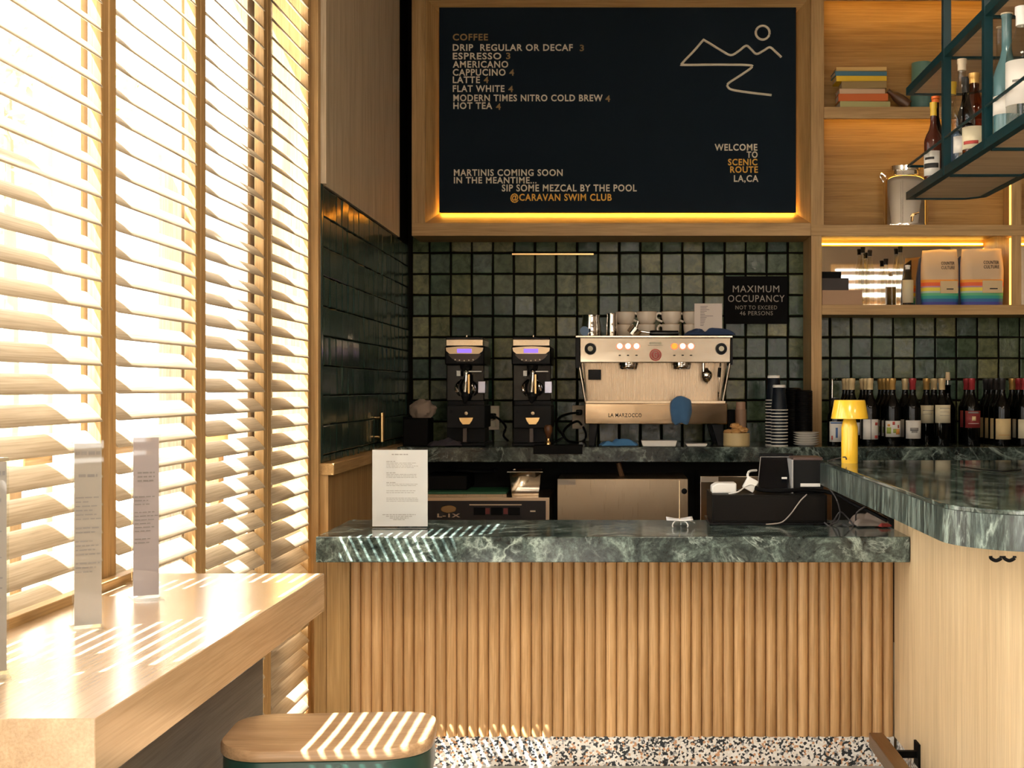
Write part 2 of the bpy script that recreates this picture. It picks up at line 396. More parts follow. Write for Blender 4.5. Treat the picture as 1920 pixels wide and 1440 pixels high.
# ------------------------------------------------------------------ the room
DW, DC = 6.66, 6.38              # back wall, front of the built-in shelving
WX = -1.061                      # face of the left tiled wall
P = .1083                        # tile pitch
struct('floor', box(-1.35, 4.2, -3.2, 6.9, -.1, 0), floor_m)
struct('ceiling', box(-1.35, 4.3, -3.2, 6.9, 3.3, 3.4), ceil_m)
struct('wall_back', box(-1.35, 4.3, DW+.012, 6.9, 0, 3.3), grout)
struct('wall_right', box(4.2, 4.3, -3.2, DW, 0, 3.3), rear_m)
def tiles(mb, u0, u1, v0, v1, put, uo=0, vo=0, gap=.0095):
    """loose hand-made tiles: each a slightly tilted slab with an uneven outline"""
    rnd = random.Random(4)
    nu = int((u1-u0)/P)+2; nv = int((v1-v0)/P)+2
    for i in range(nu):
        for j in range(nv):
            a0, b0 = u0+uo+i*P, v1-vo-(j+1)*P
            lo_u, hi_u, lo_v, hi_v = max(a0, u0), min(a0+P, u1), max(b0, v0), min(b0+P, v1)
            if hi_u-lo_u < .02 or hi_v-lo_v < .02: continue
            g = gap/2; jit = lambda: rnd.uniform(-.0014, .0014)
            q = [(lo_u+g+jit(), lo_v+g+jit()), (hi_u-g+jit(), lo_v+g+jit()), (hi_u-g+jit(), hi_v-g+jit()), (lo_u+g+jit(), hi_v-g+jit())]
            tu, tv, dd = rnd.gauss(0, .022), rnd.gauss(0, .022), rnd.uniform(0, .0015)
            cu, cv = (lo_u+hi_u)/2, (lo_v+hi_v)/2
            fr = []
            for k, (uu, vv) in enumerate(q): fr.append((uu, vv, .009+dd+tu*(uu-cu)+tv*(vv-cv)))
            ins = [(cu+(uu-cu)*.93, cv+(vv-cv)*.93, d_+.0022) for uu, vv, d_ in fr]
            vs = [put(a, b, 0) for a, b in q]+[put(*t) for t in fr]+[put(*t) for t in ins]
            fs = []
            for k in range(4):
                k2 = (k+1) % 4; fs += [(k, k2, 4+k2, 4+k), (4+k, 4+k2, 8+k2, 8+k)]
            fs.append((8, 9, 10, 11)); fs.append((3, 2, 1, 0))
            mb.add(vs, fs)
mb = MB(); tiles(mb, WX+.012, 3.2, .95, 2.05, lambda u, v, d: (u, DW+.012-d, v), uo=-(P-(X(805.5, DW)-(WX+.012)) % P) % P-P, vo=(2.05-Z(476, DW)) % P-P if False else 0.0)
struct('wall_back_tiles', mb, tile, ang=20)
struct('wall_left', box(-1.35, -1.073, 4.69, 6.9, 0, 3.3), grout)
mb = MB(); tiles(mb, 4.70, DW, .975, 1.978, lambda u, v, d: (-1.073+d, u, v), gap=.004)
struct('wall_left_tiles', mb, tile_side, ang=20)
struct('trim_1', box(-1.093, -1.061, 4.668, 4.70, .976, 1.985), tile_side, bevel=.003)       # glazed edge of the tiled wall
struct('wall_left_panel', box(-1.073, -1.058, 4.69, 6.335, 1.985, 3.3), oak_grey)
struct('trim_2', box(-1.10, -1.045, 4.672, 4.69, 1.985, 3.3), oak_grey)
struct('trim_3', box(-1.10, -1.012, 4.65, DW, .934, .976), oak_y, bevel=.002)                    # wood ledge under the tiles
struct('wall_left_wainscot', box(-1.073, -1.035, 4.66, DW, 0, .934), oak_z)
struct('trim_4', box(-1.125, -1.064, 4.632, 4.668, 0, 3.3), oak_z)                               # jamb beside the last shutter
struct('trim_5', box(-.998, -.957, 4.285, 4.66, 0, .70), oak_z)                                 # filler between counter and window
struct('wall_under_counter', box(-1.04, 3.2, 6.36, 6.64, 0, .90), charcoal)
# left wall above the shutters, rear wall with its window openings
struct('wall_left_upper', box(-1.35, -1.07, -3.2, 4.632, 2.78, 3.3), plaster)
mb = MB().box(-1.35, 4.3, -3.2, -3.05, 0, .7).box(-1.35, 4.3, -3.2, -3.05, 2.8, 3.3)
for a, b in ((-1.35, -.5), (.75, 1.1), (2.35, 2.7), (3.95, 4.3)): mb.box(a, b, -3.2, -3.05, .7, 2.8)
struct('wall_rear', mb, rear_m)

# windows in the left wall
def window(n, y0, y1):
    fr = MB()
    for a, b, c, d in ((y0, y0+.03, .05, 2.75), (y1-.03, y1, .05, 2.75), (y0+.03, y1-.03, .05, .10), (y0+.03, y1-.03, 2.70, 2.75)):
        fr.box(-1.20, -1.14, a, b, c, d)
    o = struct('window_%d' % n, fr, oak_frame)
    box(-1.173, -1.167, y0+.03, y1-.03, .10, 2.70).build('pane', glass_win, o)
wy = [-3.05, -2.39, -1.73, -1.07, -.41, .25, .91, 1.54, 2.16, 2.79, 3.43, 4.04]
for i in range(len(wy)-1): window(i+1, wy[i], wy[i+1])
window(12, 4.27, 4.69)
struct('window_13', box(-1.20, -1.14, 4.04, 4.27, .05, 2.75), oak_frame)
struct('trim_7', box(-1.30, -1.075, 4.635, 4.689, 0, 3.3), oak_z)
for i, (a, b) in enumerate(((-.5, .75), (1.1, 2.35), (2.7, 3.95))):
    fr = MB()
    for x0, x1, z0, z1 in ((a, a+.05, .7, 2.8), (b-.05, b, .7, 2.8), (a+.05, b-.05, .7, .75), (a+.05, b-.05, 2.75, 2.8), (a+.05, b-.05, 1.1, 1.14), (a+.05, b-.05, 1.5, 1.54), (a+.05, b-.05, 1.9, 1.94), (a+.05, b-.05, 2.3, 2.34)):
        fr.box(x0, x1, -3.16, -3.10, z0, z1)
    o = struct('window_%d' % (14+i), fr, oak_z)
    box(a+.05, b-.05, -3.133, -3.127, .75, 2.75).build('pane', glass_win, o)

for i, (a, b) in enumerate(((-.5, .75), (1.1, 2.35), (2.7, 3.95))):
    sp = thing('rear_shutter', 'oak louvred shutter on the %s rear window, behind the camera' % ('first', 'second', 'third')[i], 'shutter', ((a+b)/2, -3.0, .7), 'oak shutters on the rear windows')
    fm = MB()
    for x0, x1, z0, z1 in ((a, a+.05, .7, 2.8), (b-.05, b, .7, 2.8), (a+.05, b-.05, .7, .76), (a+.05, b-.05, 2.74, 2.8)): fm.box(x0, x1, -3.03, -3.0, z0, z1)
    fm.build('frame', oak_z, sp)
    lm = MB(); zc = .82
    while zc < 2.7:
        lm.prism([(-3.04, zc+.030), (-3.036, zc+.034), (-2.986, zc-.026), (-2.99, zc-.030)], 'x', a+.05, b-.05); zc += .11
    lm.build('louvre', oak_x, sp)

# outside
struct('pavement', box(-40, 30, -40, 45, -.32, -.12), pave)
for k, (y0, y1, x, zt) in enumerate(((1.85, 2.11, -1.6, 2.58), (2.99, 3.25, -1.6, 2.58), (3.48, 3.65, -1.55, 4.2), (.72, 1.15, -1.6, 4.2), (1.27, 1.41, -1.6, 2.5))):  # posts added for the shade they cast on shutters, table and menu sheet
    hx = .02 if k in (2, 4) else .06
    p = box(x-hx, x+hx, y0, y1, -.12, zt).build('shade_post', white_ext, bevel=.01)
    tag(p, ('low pale post added outside to shade the shutter behind the front menu stand', 'low pale post added outside to shade the third shutter', 'slender tall pale post outside, seen through the shutter nearest the camera', 'broad tall pale pier added outside, out of frame, to shade the near table end', 'thin pale post added to shade the table, between the broad pier and low posts')[k], 'post')
eb = thing('shade_ledge', 'narrow wooden ledge added outside to shade the last two shutters', 'ledge', (-1.41, 3.9, -.12))
box(-1.52, -1.30, 2.85, 4.62, 1.07, 1.12).build('top', oak_y, eb, bevel=.004)  # ledge added to keep sun off the low slats
for y in (2.95, 4.5): box(-1.46, -1.38, y, y+.06, -.12, 1.07).build('leg', oak_z, eb)
for k, (cx, cy, cz, r) in enumerate(((-9.2, 19.5, 6.0, 2.0), (-13.5, 24, 4.6, 2.2))):
    t = thing('street_tree', ('sunlit leafy tree seen through the upper shutter slats', 'second leafy tree outside, farther down the street')[k], 'tree', (cx, cy, -.12))
    MB().tube([(cx, cy, -.12), (cx+.1, cy, 1.5), (cx, cy+.1, cz)], [.16, .12, .05], 8).build('trunk', pbr('bark', (.2, .14, .09), .9), t)
    lm = MB(); rnd = random.Random(k)
    for i in range(1500):
        d = Vector((rnd.gauss(0, 1), rnd.gauss(0, 1), rnd.gauss(0, .8))).normalized()*r*rnd.uniform(.4, 1)**.6
        c = Vector((cx, cy, cz))+d; u = Vector((rnd.gauss(0, 1), rnd.gauss(0, 1), rnd.gauss(0, 1))).normalized(); v = u.orthogonal().normalized()
        u *= .16; v *= .08; lm.add([c-u, c-v, c+u, c+v], [(0, 1, 2, 3)])
    lm.build('foliage', pbr('leaf', (.42, .44, .24), .6), t, smooth=False)

# ------------------------------------------------------------------ shutters
yb = [.28, .91, 1.535, 2.160, 2.786, 3.403, 4.054, 4.632]
sh_lab = ['oak louvred shutter panel nearest the camera, out of frame', 'oak louvred shutter panel beside the near half of the table, out of frame', 'oak louvred shutter panel behind the window table, at the acrylic menus',
          'wide oak louvred shutter panel behind the front acrylic menu stand', 'oak louvred shutter panel behind the rear acrylic menu stand',
          'oak louvred shutter panel second from the tiled wall, half shaded', 'oak louvred shutter panel beside the green tiled wall']
TILT = math.radians(46); CH = .056
for i in range(len(yb)-1):
    y0, y1 = yb[i], yb[i+1]
    sp = thing('shutter_panel', sh_lab[i], 'shutter', (-1.105, (y0+y1)/2, .02), 'oak shutters along the window')
    for a, b in ((y0+.0015, y0+.041), (y1-.041, y1-.0015)):
        box(-1.12, -1.09, a, b, .02, 2.76).build('stile', oak_z, sp, bevel=.002)
    box(-1.12, -1.09, y0+.041, y1-.041, .02, .10).build('rail', oak_y, sp)
    box(-1.12, -1.09, y0+.041, y1-.041, 2.69, 2.76).build('rail', oak_y, sp)
    lm = MB(); k = 0; zc = .135
    while zc < 2.67:
        prof = []
        for t in range(12):
            a = 2*math.pi*t/12; u, v = .5*CH*math.cos(a), .0036*math.sin(a)
            u = math.copysign(min(abs(u), CH/2), u)
            # room edge low, outer edge high
            prof.append((-1.105+u*math.cos(TILT)+v*math.sin(TILT), zc-u*math.sin(TILT)+v*math.cos(TILT)))
        lm.prism(prof, 'y', y0+.043, y1-.043); zc += .0589
    lm.build('louvre', oak_slat, sp)

# ------------------------------------------------------------------ window table
TZ = EYE-.422
tb = thing('window_table', 'long thick oak counter table along the shutters', 'table', (-.86, 2.3, 0))
box(-1.062, -.665, 1.655, 2.955, TZ-.086, TZ).build('tabletop', oak_table, tb, bevel=.0015)
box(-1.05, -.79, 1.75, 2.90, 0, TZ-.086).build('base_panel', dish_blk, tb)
struct('trim_6', box(-1.088, -1.062, 1.2, 2.93, TZ-.05, TZ+.018), oak_y, bevel=.002)

def menu_stand(loc, w, h, rz, label, dark=False, group=None, hdr='', lines=None):
    t = thing('menu_stand', label, 'menu stand', loc, group)
    x, y, z = loc
    box(x-w/2, x+w/2, y-.0035, y+.0035, z+.003, z+h).build('acrylic_sleeve', acrylic, t)
    box(x-w/2, x+w/2, y-.045, y+.045, z, z+.003).build('foot', acrylic, t)
    card = box(x-w/2+.003, x+w/2-.003, y-.0008, y+.0008, z+.006, z+h-.006).build('printed_card', white_p if not dark else pbr('shade_tinted_card', dark, .6), t)  # the dark tint puts backlit shade into the card colour
    return t, card
rnd = random.Random(2)
def lines(card, x, y, z, rows, mat):
    """printed rows too small to read: short ink strips"""
    m = MB()
    for (a, b, zt, th) in rows:
        xx = a
        while xx < b-.002:
            ln = min(rnd.uniform(.004, .014), b-xx); m.box(x+xx, x+xx+ln, y-.0016, y-.0009, z+zt-th, z+zt); xx += ln+rnd.uniform(.0015, .003)
    m.build('print', mat, card)
for k, (px, D, h, w, a) in enumerate(((165, 2.279, .331, .051, 30), (274, 2.603, .329, .055, 30), (-20, 1.90, .32, .052, 30))):
    x = X(px, D)
    t, card = menu_stand((x, D, TZ), w, h, a, ('front clear acrylic menu stand on the window table', 'rear acrylic menu stand with a shade-tinted card on the window table', 'clear acrylic menu stand cut by the left picture edge')[k], (None, (.33, .285, .30), None)[k] or (.29, .26, .235))
    rows = [(-w*.40, w*.40, h-.02, .006), (-w*.3, w*.3, h-.06, .005)]
    zz = h-.10
    while zz > .10:
        rows.append((-w*.40, w*rnd.uniform(.05, .42), zz, .0022)); zz -= rnd.choice((.0075, .0075, .0075, .016))
    if k == 1: rows = [(-w*.30, w*.30, z_, .003) for z_ in (h-.075, h-.083, h-.091)]+[r for r in rows[2:] if r[2] < h-.12]
    lines(card, x, D, TZ, rows, ink)
    t.rotation_euler.z = math.radians(a)
D = 4.29; x = X(750, D); CZ = EYE-.463
t, card = menu_stand((x, D, CZ), .189, .265, 0, 'upright white menu sheet in an acrylic stand on the green counter')
rows = [(-.027, .027, .246, .004)]
zz = .222
for n_ in (4, 3, 2):
    rows.append((-.045, -.015, zz, .0026)); zz -= .0055
    for i in range(n_): rows.append((-.045, .062-rnd.uniform(0, .02), zz, .0016)); zz -= .005
    zz -= .012
for i in range(2): rows.append((-.045, .06-rnd.uniform(0, .03), zz, .0018)); zz -= .006
zz -= .012
for i in range(3): rows.append((-.045, .06, zz, .0016)); zz -= .005
for i in range(4): rows.append((-.058+.012*i, .052-.012*i, .046-i*.0055, .0024))
lines(card, x, D, CZ, rows, pbr('pale_ink', (.42, .40, .40), .8))

# ------------------------------------------------------------------ stool
sx, sy, sz = X(622, 2.40), 2.405, .612
st = thing('bar_stool', 'bar stool with a rounded wooden seat and green metal frame by the table', 'stool', (sx, sy, 0))
def rrect(hw, hd, r, n=8):
    pts = []
    for cx, cy, a0 in ((hw-r, hd-r, 0), (-hw+r, hd-r, 90), (-hw+r, -hd+r, 180), (hw-r, -hd+r, 270)):
        for i in range(n+1):
            a = math.radians(a0+90*i/n); pts.append((cx+r*math.cos(a), cy+r*math.sin(a)))
    return pts
def seat_mesh(hw, hd, r, z0, z1, dish):
    m = MB(); ring = rrect(hw, hd, r); n = len(ring)
    levels = [(.985, z0), (1, z0+.004), (1, z1-.006), (.985, z1-.001), (.95, z1), (.7, z1), (.4, z1), (.15, z1)]
    vs = []
    for k, z in levels:
        for (a, b) in ring:
            zz = z-(dish*(1-(abs(a*k)/hw)**2) if z > z1-.01 else 0)
            vs.append((sx+a*k, sy+b*k, zz))
    fs = [tuple(range(n))]
    for l in range(len(levels)-1):
        for i in range(n): fs.append((l*n+i, l*n+(i+1) % n, (l+1)*n+(i+1) % n, (l+1)*n+i))
    fs.append(tuple(range((len(levels)-1)*n, len(levels)*n)))
    return m.add(vs, fs)
seat_mesh(.190, .135, .085, sz-.020, sz+.004, .006).build('seat', wood('oak_seat', (.33, .20, .10), (.42, .27, .15), (.50, .34, .20), 'x', .3, spec=.6), st, ang=50)
m = MB(); m.prism([(sx+a, sy+b) for a, b in rrect(.186, .131, .083)], 'z', sz-.075, sz-.020); m.build('seat_band', green_paint, st, bevel=.003)
for a, b in ((-1, -1), (1, -1), (1, 1), (-1, 1)):
    MB().tube([(sx+a*.15, sy+b*.095, sz-.07), (sx+a*.19, sy+b*.135, 0)], .012, 12, 0).build('leg', green_paint, st)
MB().tube([(sx-.175, sy-.12, .22), (sx+.175, sy-.12, .22), (sx+.175, sy+.12, .22), (sx-.175, sy+.12, .22)], .008, 8, 0, closed=True).build('foot_ring', green_paint, st)
st.rotation_euler.z = math.radians(4)

# ------------------------------------------------------------------ front counter
DE, DR = 4.04, 4.27
PX = .919
ct = thing('service_counter', 'low oak reeded service counter facing the camera', 'counter', (0, 4.4, 0))
x0r, x1r = X(655, DR), PX-.002
n = 51; pit = (x1r-x0r)/n
m = MB()
for i in range(n):
    cx = x0r+(i+.5)*pit; poly = [(cx+pit*.497*math.cos(math.pi*t/10), DR+.0175-pit*.5*math.sin(math.pi*t/10)) for t in range(11)]
    m.prism(poly, 'z', .097, CZ-.08)
m.build('reeded_front', oak_reed, ct, ang=60)
box(X(612, DR), x0r, DR+.004, DR+.03, .097, CZ-.08).build('end_panel', oak_z, ct, bevel=.001)
box(X(612, DR), PX-.002, DR+.018, 4.52, .097, CZ-.08).build('carcass', oak_z, ct)
box(X(612, DR), PX-.002, DR+.006, 4.50, 0, .097).build('plinth', terr, ct)
box(-.936, PX-.002, DE, 4.56, CZ-.08, CZ).build('countertop', marble_g, ct, bevel=.003)

# ------------------------------------------------------------------ bar peninsula
BZ = EYE-.238
bar = thing('bar_peninsula', 'tall bar with a dark green marble top and pale oak side', 'bar', (1.6, 3.4, 0))
poly = [(.675, 4.285), (.675, 2.70)]
for i in range(1, 9):
    a = math.radians(180+70*i/8); poly.append((.675+.20+.20*math.cos(a), 2.70+.20*math.sin(a)))
poly += [(3.2, 2.40), (3.2, 4.285)]
MB().prism(poly, 'z', BZ-.010, BZ).build('bar_top', marble_b, bar, bevel=.002, ang=25)
MB().prism(poly, 'z', BZ-.08, BZ-.010).build('apron', marble_e, bar, ang=25)
m = MB(); rnd = random.Random(5); y = 2.55
while y < 4.28:
    wv = rnd.uniform(.05, .085); m.box(PX, PX+.02, y, min(y+wv-.0006, 4.28), .097, BZ-.08); y += wv
m.build('side_panel', wood('oak_bar', (.66, .49, .28), (.74, .565, .34), (.80, .635, .40), 'z', .42, island=4, vary=.07, fine=.8), bar)
box(PX+.02, 3.1, 2.55, 4.26, .097, BZ-.08).build('carcass', oak_z, bar)
box(PX+.004, 3.1, 2.56, 4.26, 0, .097).build('plinth', terr, bar)
for xx in (.99, 1.1):
    pass
fr = thing('foot_rail', 'bronze foot rail along the pale side of the bar', 'rail', (.82, 3.3, .135))
box(.80, .845, 2.45, 4.10, .112, .157).build('bar', bronze, fr, bevel=.002)
for y in (3.94, 2.75):
    m = MB().box(.845, PX-.006, y-.009, y+.009, .124, .144); m.box(PX-.007, PX, y-.03, y+.03, .10, .17); m.build('bracket', black_m, fr)
for k, xx in enumerate((X(1868, 2.45), X(1893, 2.45))):
    h = MB().tube([(xx-.010, 2.452, BZ-.0795), (xx-.009, 2.452, BZ-.084), (xx, 2.452, BZ-.088), (xx+.009, 2.452, BZ-.084), (xx+.010, 2.452, BZ-.0795)], .0035, 8).build('bag_hook', black_m)
    tag(h, ('small black hook under the bar edge, left of two', 'small black hook under the bar edge, right of two')[k], 'hook')

# ------------------------------------------------------------------ back counter
KZ = .974
bc = box(WX+.027, 3.2, 6.0, 6.655, .904, KZ).build('back_counter', marble_d, bevel=.003); tag(bc, 'long dark green marble back counter under the tiles', 'counter')

# ------------------------------------------------------------------ built-in: menu board and shelving
XP = X(1520, DC)
mbd = thing('menu_board', 'large dark menu board in an oak frame with cut letters', 'menu board', (X(1150, DC), DC, Z(442, DC)))
yt = -60
for nm, a in (('frame_side', (772, yt, 797, 418)), ('frame_bottom', (772, 418, 1520, 442))):
    pbox(*a, DC, DW).build(nm, oak_z if nm == 'frame_side' else oak_x, mbd, bevel=.001)
# sloping inner frame from the outer frame back to the board
DB = 6.44
def bevel_frame(o0, o1, i0, i1, nm, mt):
    m = MB(); a, b = at(*o0, DC+.012), at(*o1, DC+.012); c, d = at(*i1, DB)+Vector((0, .032, 0)), at(*i0, DB)+Vector((0, .032, 0))
    back = Vector((0, .05, 0))
    m.add([a, b, c, d, a+back, b+back, c+back, d+back], [(0, 1, 2, 3), (7, 6, 5, 4), (0, 4, 5, 1), (1, 5, 6, 2), (2, 6, 7, 3), (3, 7, 4, 0)])
    return m.build(nm, mt, mbd)
bevel_frame((797, -6), (797, 418), (823, 22), (823, 398), 'inner_frame', oak_z)
bevel_frame((797, 418), (1519.5, 418), (823, 398), (1493, 398), 'inner_frame', oak_x)
bevel_frame((1519.5, 418), (1519.5, -6), (1493, 398), (1493, 22), 'inner_frame', oak_z)
bevel_frame((1519.5, -6), (797, -6), (1493, 22), (823, 22), 'inner_frame', oak_x)
pbox(772, yt, 1520, -6, DC, DW).build('frame_top', oak_x, mbd)
pbox(823.5, 14, 1492.5, 398, DB, DB+.010).build('panel', board_m, mbd)
box(X(826, DB), X(1490, DB), DB+.013, DB+.024, Z(398, DB)+.004, Z(398, DB)+.009).build('led_strip', led, mbd)
TX = [('COFFEE', 849, 63.5, 915, 76, 1), ('DRIP  REGULAR OR DECAF', 849, 83, 1074, 95.5, 0), ('3', 1087, 84, 1095, 96, 1), ('ESPRESSO', 849, 99, 940, 111.5, 0), ('3', 949, 99, 957, 111, 1),
      ('AMERICANO', 849, 114.5, 953, 127, 0), ('CAPPUCINO', 849, 129.5, 948, 142, 0), ('4', 955, 130, 964, 142, 1), ('LATTE', 849, 143.5, 900, 156, 0), ('4', 907, 144, 916, 156, 1),
      ('FLAT WHITE', 849, 160, 946, 172.5, 0), ('4', 953, 161, 962, 173, 1), ('MODERN TIMES NITRO COLD BREW', 850, 177.5, 1130, 190, 0), ('4', 1135, 179, 1144, 191, 1),
      ('HOT TEA', 850, 192, 923, 204.5, 0), ('4', 930, 194, 939, 206, 1),
      ('MARTINIS COMING SOON', 851, 317.5, 1055, 330, 0), ('IN THE MEANTIME...', 851, 332, 1006, 344, 0), ('SIP SOME MEZCAL BY THE POOL', 941, 346, 1194, 359, 0), ('@CARAVAN SWIM CLUB', 957, 363.5, 1147, 376.5, 2),
      ('WELCOME', 1340, 270, 1420, 282.5, 0), ('TO', 1400, 284, 1420.5, 296, 0), ('SCENIC', 1365, 298, 1420, 310, 2), ('ROUTE', 1369, 312, 1421, 324, 2), ('LA,CA', 1376, 328.5, 1422, 341, 0)]
for b_, a, t_, c, d, k in TX: pwriting('lettering', b_, a, t_, c, d, DB, (t_cream, t_dim, t_or)[k], mbd, .022)
L = lambda zx, zy: at(760+zx/2.4, zy/2.4, DB-.002)
MB().tube([L(*p) for p in ((1692, 258), (1665, 232), (1640, 213), (1612, 228), (1580, 243), (1556, 222), (1533, 206), (1500, 230), (1464, 248), (1420, 226), (1350, 184), (1338, 184), (1300, 228), (1246, 285), (1256, 292), (1400, 291), (1545, 293), (1556, 305), (1510, 338), (1455, 374), (1452, 392), (1475, 405), (1560, 418), (1648, 428))], .0062, 8, 4).build('mountain_line', t_cream, mbd)
MB().tube([L(1608+31*math.cos(a), 147+31*math.sin(a)) for a in [k*math.pi/8 for k in range(16)]], .0062, 8, 3, closed=True).build('sun_ring', t_cream, mbd)

su = thing('shelving_unit', 'oak wall shelving unit with lit bays and a mirror', 'shelf', (XP, DC, Z(590, DC)))
DBK = 6.52
xr0, xr1 = X(1897, DC), X(1915, DC)
box(XP+.001, X(1545, DC), DC, DW, Z(442, DC), 3.29).build('upright', oak_z, su, bevel=.001)
box(XP+.003, X(1541, DC), DC+.002, DW-.004, KZ, Z(442, DC)).build('upright', oak_z, su, bevel=.001)
box(xr0, xr1, DC+.001, DW, Z(571.5, DC), 3.29).build('upright', oak_z, su)
XE = 3.1
MB().box(XP+.001, XE, DC-.002, DC+.02, Z(442, DC), Z(421.6, DC)).box(XP+.001, XE, DC+.02, DW, Z(421.6, DC)-.022, Z(421.6, DC)).build('shelf', oak_x, su, bevel=.001)
box(X(1541, DC), XE, DC-.001, DW-.004, Z(590, DC), Z(571.5, DC)).build('shelf', oak_x, su, bevel=.001)
for a, b in ((X(1545, DC), xr0), (xr1, XE)):
    MB().box(a, b, DC+.003, DC+.02, Z(222, DC), Z(200, DC)).box(a, b, DC+.02, DBK, Z(200, DC)-.02, Z(200, DC)).build('shelf', oak_x, su, bevel=.001)
    MB().box(a, b, DC+.003, DC+.02, Z(0, DC), Z(0, DC)+.06).box(a, b, DC+.02, DBK, Z(0, DC)+.04, Z(0, DC)+.06).build('shelf', oak_x, su)
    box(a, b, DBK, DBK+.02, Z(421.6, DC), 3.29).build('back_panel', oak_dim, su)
    box(a, b, 6.628, 6.640, Z(571.5, DC), Z(442, DC)+.032).build('mirror', mirror, su)
    for zz, d in ((Z(0, DC), DBK), (Z(222, DC), DBK)):
        box(a+.01, b-.01, DC+.021, DC+.029, zz+.010, zz+.016).build('led_strip', led_shelf, su)
    box(a+.005, b-.01, DC+.024, DC+.032, Z(442, DC)+.008, Z(442, DC)+.014).build('led_strip', led_shelf, su)
for z0, z1 in ((Z(571, DC), Z(446, DC)), (Z(421, DC), Z(224, DC))):
    box(xr0-.006, xr0-.0005, DC+.010, DC+.022, z0, z1).build('led_strip', led_soft, su)
# thin brass strip on the tiles
o = box(X(960, 6.62), X(1113, 6.62), 6.62, 6.655, Z(478, 6.62), Z(475, 6.62)).build('wall_strip', brass); tag(o, 'thin brass strip on the green tiles under the menu board', 'rail')

# ------------------------------------------------------------------ small builders
def cloth(name, cx, cy, z, w_, d_, h, mat, label, seed=0, rot=0, sag=0, cat='cloth'):
    def fn(u, v):
        a, b = u-.5, v-.5
        q = Vector((u*2.2+seed, v*2.2, seed*.7))
        e = max(0, 1-(2*max(abs(a), abs(b)))**4)
        f = .5+.5*math.sin(9*(a*.8+b*.5)+4*noise.noise(q))
        zz = z+.004+h*e*(.35+.65*f*(.6+.8*abs(noise.noise(q*1.7))))
        xx = w_*(a+.10*noise.noise(q+Vector((3, 1, 2)))); yy = d_*(b+.12*noise.noise(q+Vector((7, 5, 1))))
        c, s_ = math.cos(rot), math.sin(rot)
        return (cx+xx*c-yy*s_, cy+xx*s_+yy*c, zz)
    o = MB().sheet(fn, 30, 24).build(name, mat, loc=(cx, cy, z), solid=.005, sub=1)
    return tag(o, label, cat)

def bottle(name, label, loc, h, r, neck_r, body, glass, cap=None, cap_h=.05, lab=None, lz=(.04, .12), group=None, arc=(200, 340), shoulder=.62, cat='bottle', decor=None):
    x, y, z = loc
    t = thing(name, label, cat, loc, group)
    s = shoulder
    prof = [(0, .004), (r*.7, .002), (r*.96, 0), (r, .006), (r, h*s*.92), (r*.96, h*s*.98), (r*.78, h*(s+.05)), (neck_r*1.35, h*(s+.12)), (neck_r, h*(s+.19)), (neck_r*.97, h*.97), (neck_r*1.12, h*.975), (neck_r*1.12, h*.995), (0, h)]
    MB().lathe(prof, loc, 24).build('glass', glass, t, ang=60)
    if cap:
        MB().lathe([(neck_r*1.03, 0), (neck_r*1.06, .001), (neck_r*1.06, cap_h*.55), (neck_r*1.2, cap_h*.6), (neck_r*1.2, cap_h*.98), (0, cap_h+.001)], (x, y, z+h-cap_h+.002), 20).build('capsule', cap, t, ang=60)
    if lab:
        a0, a1 = math.radians(arc[0]), math.radians(arc[1])
        lb = MB().lathe([(r*1.012, lz[0]), (r*1.012, lz[1])], loc, 16, a0=a0, a1=a1).build('label', lab, t, solid=.0006)
        if decor:
            for (m_, u0, u1, v0, v1) in decor:
                b0, b1 = a0+(a1-a0)*u0, a0+(a1-a0)*u1
                MB().lathe([(r*1.025, lz[0]+(lz[1]-lz[0])*v0), (r*1.025, lz[0]+(lz[1]-lz[0])*v1)], loc, 8, a0=b0, a1=b1).build('print', m_, lb, solid=.0004)
    return t
foil_gold = pbr('foil_gold', (.55, .33, .10), .35, .6); foil_cream = pbr('foil_cream', (.68, .52, .28), .4, .3); foil_red = pbr('foil_red', (.32, .03, .035), .3, .2); foil_blk = pbr('foil_black', (.02, .018, .018), .3)
lab_white = pbr('label_white', (.62, .60, .56), .7); lab_cream = pbr('label_cream', (.60, .54, .38), .7); lab_tan = pbr('label_tan', (.62, .48, .25), .7); lab_red = pbr('label_red', (.20, .02, .02), .6); lab_blue = pbr('label_blue', (.10, .18, .35), .6)
pr_red = pbr('print_red', (.40, .05, .04), .7); pr_green = pbr('print_green', (.25, .32, .06), .7); pr_or = pbr('print_orange', (.6, .25, .05), .7); pr_grey = pbr('print_grey', (.22, .21, .20), .7); pr_blue = pbr('print_blue', (.05, .12, .30), .7)

# ------------------------------------------------------------------ wine bottles on the back counter
WB = []
def wine(front_px, D0, depth, cap, lab, lz, label, behind, decor=None, h=.318, arc=(205, 335), capb=None):
    xx = X(front_px, D0)
    for k in range(depth):
        lb = label if k == 0 else (behind if depth == 2 else behind+(', %s in its file' % ('first', 'second', 'third', 'fourth')[k-1]))
        bottle('wine_bottle', lb, (xx, D0+k*.088, KZ), h, .0395, .0145, None, wine_glass, (cap if k == 0 or capb is None else capb), .055, lab, lz, 'wine bottles on the back counter', arc, .60, decor=decor)
fl = [(pr_green, .1, .35, .2, .6), (pr_or, .6, .85, .15, .5), (pr_red, .42, .55, .75, .95), (pr_green, .45, .62, .25, .5), (pr_or, .15, .3, .65, .8), (pr_red, .7, .8, .55, .75)]
wine(1597, 6.17, 3, foil_cream, lab_white, (.05, .11), 'wine bottle with cream capsule behind the yellow lamp', 'wine bottle with cream capsule behind the yellow lamp')
